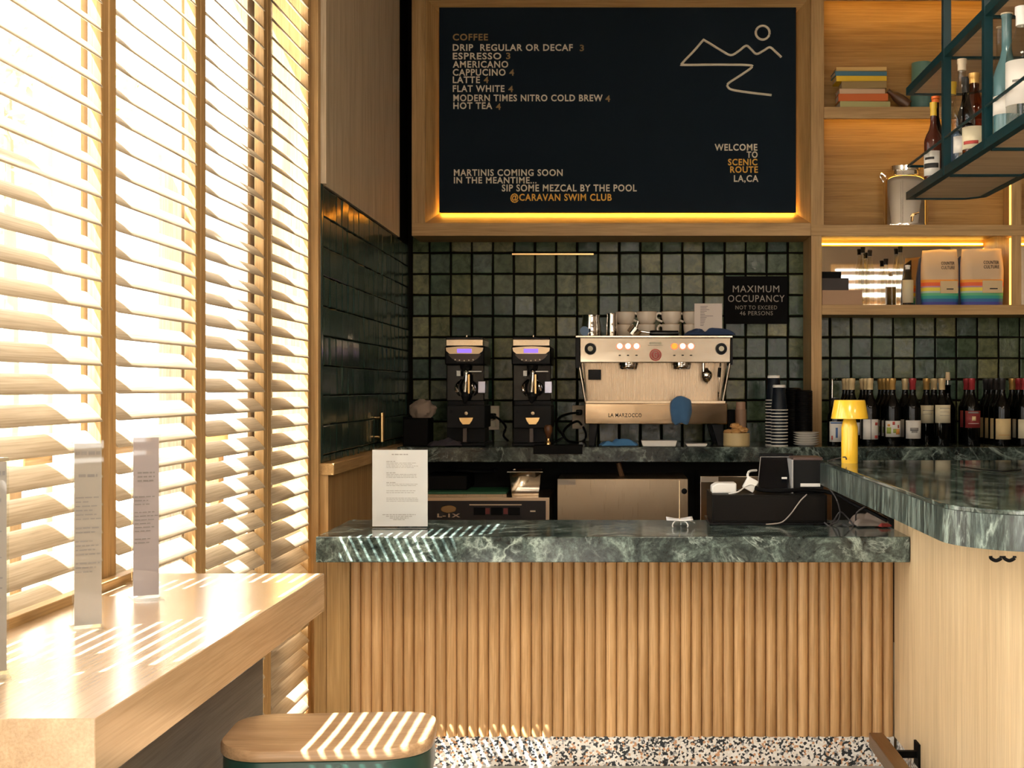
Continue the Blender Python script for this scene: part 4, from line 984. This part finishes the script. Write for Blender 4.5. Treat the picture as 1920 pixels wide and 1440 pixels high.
# ------------------------------------------------------------------ below the back counter
D0 = 5.86
dw = thing('glass_washer', 'undercounter glass washer with a black control panel and steel frame', 'dishwasher', (-.65, 6.0, 0))
x1 = X(1030, D0)
box(-1.03, x1, D0+.012, 6.34, 0, Z(933, D0)).build('body', steel_b, dw, bevel=.002)
m = MB().box(-1.03, x1, D0, D0+.012, Z(939, D0), Z(933, D0)).box(x1-.016, x1, D0, D0+.012, 0, Z(939, D0)); m.build('frame', pbr('warm_steel', (.72, .55, .38), .3, 1), dw)
box(-1.03, x1-.016, D0+.004, D0+.012, Z(975, D0), Z(939, D0)).build('control_panel', pbr('panel_black', (.015, .012, .012), .3), dw)
box(-1.03, x1-.016, D0+.003, D0+.012, .1, Z(977, D0)).build('door', steel_b, dw)
pwriting('lettering', 'L-1X', 820, 963, 863, 970, D0+.004, pbr('letter_warm', (.5, .36, .25), .4), dw, .03)
c = at(841, 954.5, D0+.004)
e = MB().lathe([(0, 0), (1, 0), (1, -.002), (0, -.0025)], (0, 0, 0), 28, 'y'); e.v = [(c.x+a*.034, c.y+b, c.z+d*.0155) for a, b, d in e.v]; em_ = e.build('emblem', pbr('emblem_bronze', (.32, .19, .08), .4, .6), dw)
MB().tube([(c.x+.034*math.cos(a), c.y-.002, c.z+.0155*math.sin(a)) for a in [k*math.pi/8 for k in range(16)]], .0016, 6, 2, True).build('emblem_ring', brass, em_)
pbox(880, 945.5, 978, 947.5, D0+.001, D0+.005).build('trim_line', pbr('trim_cream', (.6, .48, .34), .4), dw)
for a in (888, 920, 953): pbox(a, 951, a+22, 966, D0-.001, D0+.005).build('switch', black, dw, bevel=.001)
for a in (910, 944): pbox(a, 953, a+8, 964, D0+.002, D0+.005).build('switch_light', pbr('dark_red', (.14, .02, .02), .4), dw)
pbox(994, 957, 1004, 960, D0+.003, D0+.005).build('plate', cream, dw)
wz = Z(933, D0)
tr = thing('glass_rack', 'green topped flat rack on the glass washer', 'rack', (X(880, 5.9), 5.95, wz))
box(-.86, X(950, 5.9), 5.9, 6.2, wz, wz+.012).build('tray', steel_b, tr, bevel=.001)
box(-.86, X(949, 5.9), 5.905, 6.2, wz+.012, wz+.022).build('mat', pbr('green_mat', (.015, .10, .04), .6), tr, bevel=.001)
pn = thing('steel_pan', 'small steel food pan on the glass washer', 'pan', (X(984, 5.95), 5.98, wz))
a0, a1 = X(951, 5.92), X(1018, 5.92)
def taper(mb, x0, x1, y0, y1, z0, z1, k):
    return mb.add([(x0+k, y0+k, z0), (x1-k, y0+k, z0), (x1-k, y1-k, z0), (x0+k, y1-k, z0), (x0, y0, z1), (x1, y0, z1), (x1, y1, z1), (x0, y1, z1)], [(0, 3, 2, 1), (0, 1, 5, 4), (1, 2, 6, 5), (2, 3, 7, 6), (3, 0, 4, 7)])
taper(MB(), a0+.010, a1-.010, 5.92, 6.10, wz, wz+.112, .012).build('basin', steel, pn, solid=.002, ang=50)
m = MB()
for q in ((a0, a1, 5.91, 5.922), (a0, a1, 6.098, 6.11), (a0, a0+.012, 5.922, 6.098), (a1-.012, a1, 5.922, 6.098)): m.box(*q, wz+.110, wz+.115)
m.build('rim', chrome, pn)
gp = box(X(806, 6.2), X(885, 6.2), 6.0, 6.3, wz+.023, wz+.09).build('dark_tub', black_m, loc=(X(840, 6.2), 6.1, wz+.02), bevel=.005); tag(gp, 'dark plastic tub on the green rack behind the menu sheet', 'tub')
wr = MB().tube([at(842, 880, 6.2), at(862, 882, 6.15), at(900, 884, 6.15), at(925, 883, 6.2)], .008, 8).build('hose_wand', dark_grey, loc=tuple(at(842, 880, 6.2)))
tag(wr, 'dark spray wand under the back counter above the green rack', 'wand')
MB().cyl(at(842, 880, 6.2), Vector((X(842, 6.2), 6.36, Z(880, 6.2))), .008).build('mount', dark_grey, wr)
MB().cyl(at(925, 883, 6.2), Vector((X(925, 6.2), 6.36, Z(883, 6.2))), .008).build('mount', dark_grey, wr)
D0 = 5.9
for k, (a, b, top) in enumerate(((1045, 1290, 898), (1313, 1560, 893))):
    t = thing('steel_cabinet', ('wide brushed steel undercounter cabinet right of the glass washer', 'steel undercounter cabinet behind the cash drawer')[k], 'cabinet', (X((a+b)/2, D0), 6.1, 0))
    box(X(a, D0), X(b, D0), D0, 6.34, 0, Z(top, D0)).build('body', steel_b if k == 0 else steel, t, bevel=.002)
    pbox(a+1, top+1, a+34, top+11, D0-.001, D0+.002).build('maker_plate', pbr('plate_grey', (.3, .25, .2), .5), t)
    if k == 0: MB().lathe([(0, .002), (.0135, .002), (.013, -.004), (0, -.005)], at(1283, 921, D0), 20, 'y').build('lock', black, t)
st_ = MB().tube([at(1160, 868, 6.1), at(1163, 882, 6.1), at(1168, 898, 6.12)], .012, 8).build('drain_hose', pbr('hose_brown', (.14, .07, .03), .5), loc=tuple(at(1160, 868, 6.1))); tag(st_, 'brown hose hanging below the back counter', 'hose')

# ------------------------------------------------------------------ on the front counter
D0 = 4.385
cd = thing('cash_drawer', 'wide black cash drawer on the green counter', 'cash drawer', (X(1442, D0), D0+.15, CZ))
box(X(1333, D0)-.004, X(1556, D0), D0-.006, D0+.26, CZ+.002, CZ+.008).build('base', black, cd)
box(X(1335, D0), X(1551, D0), D0, D0+.255, CZ+.008, CZ+.102).build('case', pbr('drawer_black', (.006, .005, .004), .5, spec=.12), cd, bevel=.002)
box(X(1338, D0), X(1548, D0), D0-.003, D0+.002, CZ+.014, CZ+.096).build('drawer_front', pbr('drawer_front_black', (.0065, .005, .004), .5, spec=.12), cd, bevel=.001)
for a in (1350, 1530): MB().cyl((X(a, D0), D0+.02, CZ), (X(a, D0), D0+.02, CZ+.004), .008).build('foot', black, cd)
TZ2 = CZ+.102
tab = thing('point_of_sale_tablet', 'black tilted payment tablet on the cash drawer', 'tablet', (X(1450, 4.5), 4.52, TZ2))
p0, p1, p2, p3 = at(1420, 917, 4.47), at(1478, 917, 4.47), at(1484, 856, 4.58), at(1426, 856, 4.58)
nrm = Vector((0, .012, .004))
MB().add([p0, p1, p2, p3, p0+nrm, p1+nrm, p2+nrm, p3+nrm], [(0, 1, 2, 3), (7, 6, 5, 4), (0, 4, 5, 1), (1, 5, 6, 2), (2, 6, 7, 3), (3, 7, 4, 0)]).build('slab', black_g, tab, bevel=.002)
MB().tube([p0-nrm*.3, p3-nrm*.3, p2-nrm*.3], .0014, 6, 0).build('bezel', pbr('bezel_grey', (.30, .29, .28), .4), tab)
b0 = at(1424, 852, 4.60)
box(X(1424, 4.60), X(1486, 4.60), 4.585, 4.61, Z(857, 4.60), Z(850, 4.60)).build('top_bar', black, tab, bevel=.002)
box(X(1440, 4.60), X(1470, 4.60), 4.60, 4.63, TZ2, Z(858, 4.60)).build('stand', black, tab, bevel=.003)
q = at(1470, 896, 4.505); MB().box(q.x-.009, q.x+.009, q.y-.012, q.y-.004, q.z-.003, q.z+.003).build('card_slot', white, tab)
rp = thing('receipt_printer', 'dark receipt printer with a white stripe on the cash drawer', 'printer', (X(1515, 4.47), 4.53, TZ2))
box(X(1487, 4.46), X(1544, 4.46), 4.46, 4.60, TZ2, Z(863, 4.46)).build('case', pbr('printer_grey', (.009, .0093, .0097), .5, spec=.12), rp, bevel=.003)
box(X(1484, 4.46), X(1487, 4.46), 4.455, 4.60, TZ2, Z(862, 4.46)).build('edge', pbr('edge_grey', (.35, .35, .35), .4), rp)
pbox(1501, 906.5, 1538, 912.5, 4.457, 4.462).build('stripe', white, rp)
box(X(1488, 4.46), X(1543, 4.46), 4.47, 4.60, Z(863, 4.46), Z(858, 4.46)).build('cover', pbr('cover_brown', (.09, .05, .04), .4), rp)
wb = MB().prism([(X(1335, 4.45), TZ2), (X(1381, 4.45), TZ2), (X(1381, 4.45), Z(906, 4.45)), (X(1345, 4.45), Z(906, 4.45)), (X(1335, 4.45), Z(912, 4.45))], 'y', 4.45, 4.53).build('router_box', white, loc=(X(1358, 4.45), 4.45, TZ2), bevel=.004); tag(wb, 'white wedge shaped router on the left end of the cash drawer', 'router')
c = at(1407, 908, 4.47)
wa = MB().box(-.02, .02, -.014, .014, -.022, .022); R = Matrix.Rotation(.5, 3, 'Y'); wa.v = [tuple(R @ Vector(v)+c) for v in wa.v]
wa = wa.build('power_adapter', white, loc=tuple(c), bevel=.003); tag(wa, 'white cube power adapter beside the payment tablet', 'adapter')
cable('white_cable', [at(1408, 900, 4.47), at(1402, 893, 4.47), at(1405, 884, 4.48), at(1418, 882, 4.52)], .0042, white, 'white cable looping up from the cube adapter')
cable('white_cable', [at(1366, 926, 4.42), at(1384, 922, 4.42), at(1398, 912, 4.45), at(1410, 908, 4.45), at(1425, 916, 4.44), at(1440, 918, 4.44)], .0024, white, 'thin white cable from the router to the cube adapter')
cable('thick_cable', [at(1416, 914, 4.44), at(1432, 919, 4.43), at(1470, 920, 4.42), at(1510, 918, 4.42), at(1545, 921, 4.42), at(1572, 928, 4.40), at(1600, 944, 4.36), at(1630, 958, 4.33), at(1664, 976, 4.30)], .0075, black, 'thick black cable running over the cash drawer to the bar')
cable('thin_cable', [at(1513, 927, 4.376), at(1500, 940, 4.37), at(1484, 962, 4.36), at(1468, 978, 4.36), at(1452, 982, 4.36), at(1436, 983, 4.36)], .0022, pbr('cable_grey', (.32, .27, .24), .5), 'thin grey cable hanging down the front of the cash drawer')
cg = pbr('cable_dark', (.05, .045, .045), .5)
cable('thin_cable', [at(1545, 905, 4.40), at(1556, 917, 4.38), at(1568, 935, 4.36), at(1575, 960, 4.36), at(1570, 978, 4.37), at(1556, 984, 4.37)], .0026, cg, 'dark thin cable dropping beside the cash drawer')
cable('thin_cable', [at(1558, 985, 4.40), at(1566, 972, 4.37), at(1576, 960, 4.36), at(1590, 972, 4.36), at(1600, 986, 4.34), at(1590, 990, 4.32)], .0026, cg, 'dark thin cable coiled on the counter under the bar')
cable('thin_cable', [at(1546, 980, 4.37), at(1562, 990, 4.34), at(1580, 984, 4.36), at(1596, 990, 4.32), at(1604, 980, 4.36), at(1606, 962, 4.34), at(1622, 950, 4.32)], .0028, cg, 'dark cable lying in loops right of the cash drawer')
cloth('folded_towel', X(1632, 4.36), 4.36, CZ, .12, .10, .045, grey_cloth, 'striped grey towel crumpled under the bar end', 12, .1, cat='towel')
cloth('red_napkin', X(1656, 4.32), 4.31, CZ, .04, .04, .010, red_cloth, 'small red cloth beside the grey towel', 15, .3)
# receipt spindle
D0 = 4.33; cx = X(1274, D0)
rs = thing('receipt_spindle', 'white wire receipt spindle with a thin wooden stick', 'spindle', (cx, D0, CZ))
for k, a in enumerate((-2.2, -.9, 1.4)):
    ca, sa = math.cos(a), math.sin(a)
    MB().tube([(cx+ca*.004, D0+sa*.004, CZ+.017), (cx+ca*.03, D0+sa*.03, CZ+.019), (cx+ca*.042, D0+sa*.042, CZ+.010), (cx+ca*.040, D0+sa*.040, CZ+.002)], .0022, 8).build('leg', white, rs)
MB().sheet(lambda u, v: (cx+.088*(u-.5), D0+.05*(v-.5), CZ+.024+.012*abs(u-.45)*abs(v+.2)), 8, 6).build('paper', white_p, rs, solid=.003)
MB().cyl((cx, D0, CZ+.017), (cx, D0, Z(901, D0)), .0018, .0014).build('stick', pbr('pale_stick', (.62, .47, .28), .6), rs)
MB().tube([(cx-.01, D0-.02, CZ+.022), (cx+.03, D0-.035, CZ+.025), (cx+.045, D0, CZ+.016), (cx+.052, D0+.01, CZ+.012)], .0018, 6).build('loop', white, rs)
# cables on the bar
cable('bar_cable', [at(1552, 868, 4.16)+Vector((0, 0, .006)), at(1568, 864, 4.19)+Vector((0, 0, .006)), at(1584, 864, 4.10)+Vector((0, 0, .012)), at(1587, 862, 4.09)], .0022, cg, 'thin dark cable end at the foot of the yellow lamp')
bb = BZ+.004
cable('bar_cable', [(X(1850, 3.6), 3.85, bb), (X(1870, 3.6), 3.7, bb), (X(1900, 3.6), 3.66, bb), (X(1940, 3.6), 3.72, bb)], .002, black, 'dark cable lying on the bar near the right picture edge')

# ------------------------------------------------------------------ on the shelves
sz2 = Z(200, DC)
bk = [(1575, 1670, .030, (.42, .40, .17), 'pale green book at the bottom of the shelf stack'), (1572, 1665, .034, (.60, .13, .02), 'orange red book, second from the bottom of the stack'),
      (1574, 1660, .024, (.62, .42, .27), 'pale peach book in the middle of the shelf stack'), (1578, 1662, .034, (.30, .20, .07), 'brown book under the yellow one in the shelf stack'),
      (1568, 1663, .026, (.75, .48, .02), 'yellow book in the upper half of the shelf stack'), (1566, 1664, .022, (.06, .17, .24), 'blue book, second from the top of the stack'),
      (1568, 1662, .018, (.62, .40, .13), 'tan book on top of the shelf stack')]
z = sz2; D0 = DC+.018
for k, (a, b, th, col, lb) in enumerate(bk):
    th *= 1.06
    x0, x1 = X(a, D0), X(b, D0)
    t = thing('book', lb, 'book', (x0, D0, z), 'books stacked on the upper shelf')
    cov = pbr('book_cover', col, .6)
    m = MB().box(x0, x1, D0, D0+.11, z, z+.0028).box(x0, x1, D0, D0+.11, z+th-.0028, z+th).box(x0, x1, D0, D0+.003, z+.0028, z+th-.0028); m.build('cover', cov, t, bevel=.0006)
    box(x0+.003, x1-.004, D0+.003, D0+.107, z+.0028, z+th-.0028).build('pages', cream, t)
    t.rotation_euler.z = math.radians((4, -2, 3, -4, 2, 5, -3)[k]*.5)
    z += th
D0 = 6.45
for k, (px, py0, py1, col) in enumerate(((1729, 180, 200, (.06, .14, .13)), (1729, 118, 180, (.10, .21, .17)))):
    x = X(px, D0); z0, z1 = (sz2, Z(180, D0)) if k == 0 else (Z(180, D0), Z(119, D0)); r = .052 if k else .058
    o = MB().lathe([(0, 0), (r*.9, 0), (r, .004), (r, z1-z0), (r*.94, z1-z0), (r*.92, .008), (0, .008)], (x, D0, z0), 32).build('teal_canister', pbr('teal_canister', col, .5), loc=(x, D0, z0)); tag(o, ('low dark teal dish on the shelf behind the hanging rack', 'sage green pot standing on the teal dish on the shelf')[k], 'pot')
bt = MB().lathe([(0, 0), (.026, 0), (.027, .05), (.022, .08), (.012, .10), (.012, .125), (0, .126)], (0, 0, 0), 20); R = Matrix.Rotation(-.95, 3, 'Y'); c = Vector((X(1703, 6.45), 6.45, sz2+.022))
bt.v = [tuple(R @ Vector(v)+c) for v in bt.v]; bt = bt.build('leaning_bottle', pbr('brown_wood', (.10, .045, .02), .4), loc=tuple(c)); tag(bt, 'brown bottle lying tilted between the books and the teal dish', 'bottle')
# steel dispenser
D0 = 6.455; cx = X(1698, D0); r = .054*1.05; z0 = Z(421.6, DC)
dp = thing('steel_dispenser', 'tall polished steel drink dispenser on the middle shelf', 'dispenser', (cx, D0, z0)); r = X(1747, D0)-cx-.012; r = min(r, .064)
r = .112
r = .064
hh = Z(333, D0)-z0
e = MB().lathe([(0, 0), (1, 0), (1.02, .006), (1.0, .012), (1, hh-.02), (.92, hh), (.62, hh+.012), (.60, hh+.032), (.68, hh+.036), (.68, hh+.056), (0, hh+.058)], (0, 0, 0), 44)
e.v = [(cx+a*.112, D0+b*.062, z0+c_) for a, b, c_ in e.v]; e.build('tank', chrome, dp, ang=50)
c = (cx+.02, D0-.062, z0+.05)
MB().cyl((c[0], c[1]+.005, c[2]), (c[0], c[1]-.012, c[2]), .007).build('tap', brass, dp)
MB().cyl((c[0], c[1]-.006, c[2]+.004), (c[0]+.03, c[1]-.008, c[2]+.012), .004).build('tap_lever', brass, dp)
MB().cyl((c[0], c[1]-.006, c[2]), (c[0]-.002, c[1]-.006, c[2]-.03), .005).build('spout', brass, dp)
MB().tube([(cx-.105, D0, z0+hh-.03), (cx-.125, D0, z0+hh), (cx-.12, D0, z0+hh+.02), (cx-.10, D0, z0+hh+.005)], .005, 8).build('handle', chrome, dp)
# mirror bay
mz = Z(571.5, DC)
o = pbox(1541.5, 544, 1617, 571.5, 6.40, 6.55).build('beige_box', pbr('beige_box', (.40, .25, .15), .7), loc=(X(1580, 6.4), 6.4, mz), bevel=.001); tag(o, 'flat beige box at the left end of the mirror shelf', 'box')
bz2 = Z(544, 6.40)
o = box(X(1541.5, 6.4), X(1592, 6.40), 6.41, 6.53, bz2, Z(521, 6.40)).build('dark_box', pbr('dark_box', (.03, .022, .02), .6), loc=(X(1570, 6.4), 6.4, bz2), bevel=.001); tag(o, 'dark box stacked on the flat beige box', 'box')
o = box(X(1541.5, 6.4), X(1578, 6.40), 6.41, 6.50, Z(521, 6.40), Z(509, 6.40)).build('black_book', black_m, loc=(X(1560, 6.4), 6.4, Z(521, 6.4)), bevel=.001); tag(o, 'thin black book on top of the dark box', 'book')
for k, (px, D0, top, r, lb) in enumerate(((1618, 6.58, 464, .023, 'tall clear bottle standing in for a mirror reflection behind the beige box'), (1631, 6.57, 470, .022, 'clear bottle standing in for a mirror reflection, second from the boxes'), (1661, 6.58, 486, .026, 'short clear bottle standing in for a lone mirror reflection'), (1688, 6.58, 463, .022, 'clear bottle standing in for a mirror reflection behind the labelled bottle'))):  # bottles added in place of reflections in the mirror
    bottle('reflection_bottle', lb, (X(px, D0), D0, mz), Z(top, D0)-mz, r, .010, None, glass_clear, dark_grey, .03, None, group='bottles standing in for mirror reflections', shoulder=.66)
bottle('labelled_bottle', 'clear bottle with a cream label left of the coffee bags', (X(1702, 6.43), 6.43, mz), Z(498, 6.43)-mz, .0275, .011, None, glass_clear, white, .02, lab_cream, (.012, .125), None, (190, 350), .66)
def bag_mat():
    m, nt, b = newmat('coffee_bag_print')
    tc = nt.nodes.new('ShaderNodeTexCoord'); sp_ = nt.nodes.new('ShaderNodeSeparateXYZ'); nt.links.new(tc.outputs['Object'], sp_.inputs[0])
    mu = nt.nodes.new('ShaderNodeMath'); mu.operation = 'MULTIPLY'; mu.inputs[1].default_value = 1/.265; nt.links.new(sp_.outputs[2], mu.inputs[0])
    r = ramp(nt, [(0, (.05, .05, .28)), (.055, (.02, .12, .32)), (.115, (.02, .30, .26)), (.175, (.10, .42, .20)), (.225, (.42, .55, .50)), (.26, (.75, .62, .06)), (.325, (.46, .22, .36)), (.355, (.75, .12, .03)), (.42, (.80, .30, .03)), (.475, (.60, .43, .27))], 'CONSTANT')
    nt.links.new(mu.outputs[0], r.inputs['Fac']); nt.links.new(r.outputs[0], b.inputs['Base Color']); b.inputs['Roughness'].default_value = .6
    return m
bagm = bag_mat()
def coffee_bag(px0, px1, py0, D0, label, sd, txt):
    x0, x1 = X(px0, D0), X(px1, D0); cx, hw = (x0+x1)/2, (x1-x0)/2; H_ = Z(py0, D0)-mz
    t = thing('coffee_bag', label, 'coffee bag', (cx, D0, mz), 'bags of coffee beans on the mirror shelf')
    m = MB(); n, L_ = 28, 18; vs = []
    for l in range(L_+1):
        v = l/L_; dep = .042*(1-.75*v**2.2)+.004; wd = hw*(.97+.05*math.sin(v*3.1)-.06*max(0, v-.75)*2)
        for i in range(n):
            a = 2*math.pi*i/n; ca, sa = math.cos(a), math.sin(a)
            xx = cx+wd*math.copysign(abs(ca)**.55, ca); yy = D0+.055-.055*.0+dep*math.copysign(abs(sa)**.8, sa)-.055
            yy += .006*noise.noise(Vector((xx*18+sd, v*5, sa)))
            vs.append((xx, yy, mz+H_*v+(.010*noise.noise(Vector((xx*14+sd, 3, 1))) if v > .9 else 0)))
    fs = [tuple(range(n)), tuple(range(L_*n, (L_+1)*n))]
    for l in range(L_):
        for i in range(n): fs.append((l*n+i, l*n+(i+1) % n, (l+1)*n+(i+1) % n, (l+1)*n+i))
    m.add(vs, fs).build('bag', bagm, t, ang=80)
    m = MB().box(cx-hw*.08, cx+hw*.86, D0-.050, D0-.044, mz+H_*.21, mz+H_*.43); lb = m.build('label', pbr('bag_label', (.62, .46, .26), .7), t)
    MB().box(cx+hw*.25, cx+hw*.62, D0-.0512, D0-.0502, mz+H_*.275, mz+H_*.295).build('print', ink_d, lb)
    MB().prism([(x0-.022, mz+.004), (x0+.03, mz+.002), (x0+.03, mz+H_*.95), (x0-.004, mz+H_*.86), (x0-.018, mz+H_*.5)], 'y', D0+.006, D0+.038).build('side_gusset', pbr('gusset_navy', (.012, .016, .05), .6), t, bevel=.004)
    writing('lettering', 'COUNTER', cx-hw*.0, cx+hw*.72, mz+H_*.78, mz+H_*.725, D0-.034, ink_d, t, .01)
    writing('lettering', 'CULTURE', cx-hw*.0, cx+hw*.72, mz+H_*.70, mz+H_*.645, D0-.037, ink_d, t, .01)
coffee_bag(1727, 1796, 469, 6.44, 'left rainbow striped bag of coffee on the mirror shelf', 1, 1)
coffee_bag(1801, 1880, 467, 6.43, 'right rainbow striped bag of coffee on the mirror shelf', 6, 1)

# ------------------------------------------------------------------ hanging rack
XL, XR = 1.007, 1.269; YF, YN = 4.50, 2.3
zl, zu = 1.900, 2.262
hr = thing('hanging_rack', 'teal steel rack hung over the bar with two bottle shelves', 'rack', (1.14, 3.5, 1.9))
for nm, zz in (('lower', zl), ('upper', zu)):
    m = MB(); bw = .022
    m.box(XL, XL+bw, YN, YF, zz, zz+.026); m.box(XR-bw, XR, YN, YF-.06, zz, zz+.026); m.box(XL+bw, XR-.06, YF-.018, YF, zz, zz+.026)
    m.prism([(XR-bw, YF-.06), (XR, YF-.06), (XR-.06, YF), (XR-.06, YF-.018)], 'z', zz, zz+.026)
    for y in (3.99, 3.55, 3.0, 2.5): m.box(XL+bw, XR-bw, y-.008, y+.008, zz-.003, zz+.022)
    m.build('tray_frame', teal, hr)
    MB().prism([(XL+.01, YN), (XR-.01, YN), (XR-.01, YF-.07), (XR-.07, YF-.01), (XL+.01, YF-.01)], 'z', zz+.004, zz+.020).build('shelf_panel', wood('oak_rack_'+nm, (.40, .25, .13), (.48, .32, .18), (.55, .38, .23), 'x', .4), hr)
for y in (3.99, 3.55, 2.6):
    for xx in (XL-.002, XR-.022):
        box(xx, xx+.024, y-.012, y+.012, zl+.002, 3.3).build('post', teal, hr)
for xx in (XL+.004, XR-.004):
    MB().tube([(xx, YN, zl+.115), (xx, YF-.01, zl+.115)], .0045, 8, 0).build('guard_rail', teal, hr)
MB().tube([(XL+.004, YF-.01, zl+.115), (XR-.06, YF-.01, zl+.115), (XR-.004, YF-.066, zl+.115)], .0045, 8, 0).build('guard_rail', teal, hr)
rz = zl+.0262-.006
rz = zl+.0205
def rb(px, D, top, r, glass, cap, caph, lab, lz, label, nr=.012, sh=.62, arc=(170, 300), dec=None):
    x = max(X(px, D), XL+.004+r); h = Z(top, D)-rz
    bottle('spirit_bottle', label, (x, D, rz), h, r, nr, None, glass, cap, caph, lab, lz, 'bottles on the hanging rack', arc, sh, decor=dec)
liquid = pbr('whisky', (.22, .055, .012), .12); liq2 = pbr('pale_spirit', (.45, .28, .12), .12)
foil_y = pbr('foil_yellow', (.65, .42, .03), .4); foil_o = pbr('foil_orange', (.8, .16, .02), .4); wood_c = pbr('stopper', (.6, .5, .36), .6)
rb(1746, 4.25, 193, .030, pbr('red_brown_bottle', (.06, .014, .008), .08), foil_y, .045, lab_white, (.02, .10), 'red brown liquor bottle with yellow neck at the far end of the rack', .010, .55, dec=[(ink_d, .1, .9, .3, .5), (ink_d, .2, .7, .65, .75)])
rb(1754, 4.39, 182, .028, wine_glass, foil_o, .022, lab_white, (.02, .12), 'dark bottle with an orange cap at the far end of the rack', .012, .6, dec=[(ink_d, .1, .9, .3, .6)])
rb(1785, 4.06, 155, .030, glass_clear, foil_y, .04, lab_blue, (.02, .125), 'clear bottle with a blue label and yellow neck on the rack', .012, .58)
rb(1800, 3.90, 112, .030, glass_clear, wood_c, .035, lab_white, (.03, .08), 'tall clear bottle with a pale stopper on the rack', .012, .55, arc=(200, 330))
rb(1811, 4.10, 146, .030, wine_glass, foil_blk, .05, lab_tan, (.03, .12), 'black necked bottle with an amber label on the rack', .012, .6)
rb(1826, 3.78, 139, .034, glass_amber, foil_gold, .03, lab_cream, (.02, .085), 'amber whisky bottle with a cream label on the rack', .014, .62, dec=[(pr_red, .2, .8, .2, .35)])
rb(1876, 3.66, 34, .030, glass_clear, wood_c, .03, lab_tan, (.03, .15), 'slim clear bottle behind the teal bottle on the rack', .011, .55)
rb(1883, 3.47, 27, .035, glass_teal, wood_c, .006, lab_white, (.055, .105), 'tall teal bottle with bent looking shoulders on the rack', .0135, .52, arc=(170, 300))
rb(1917, 3.38, 14, .042, glass_clear, white, .05, lab_white, (.06, .175), 'clear bottle with a white stopper and large white label on the rack', .016, .64, arc=(150, 285), dec=[(pr_grey, .5, .8, .5, .55)])

bpy.data.objects.remove(_o)
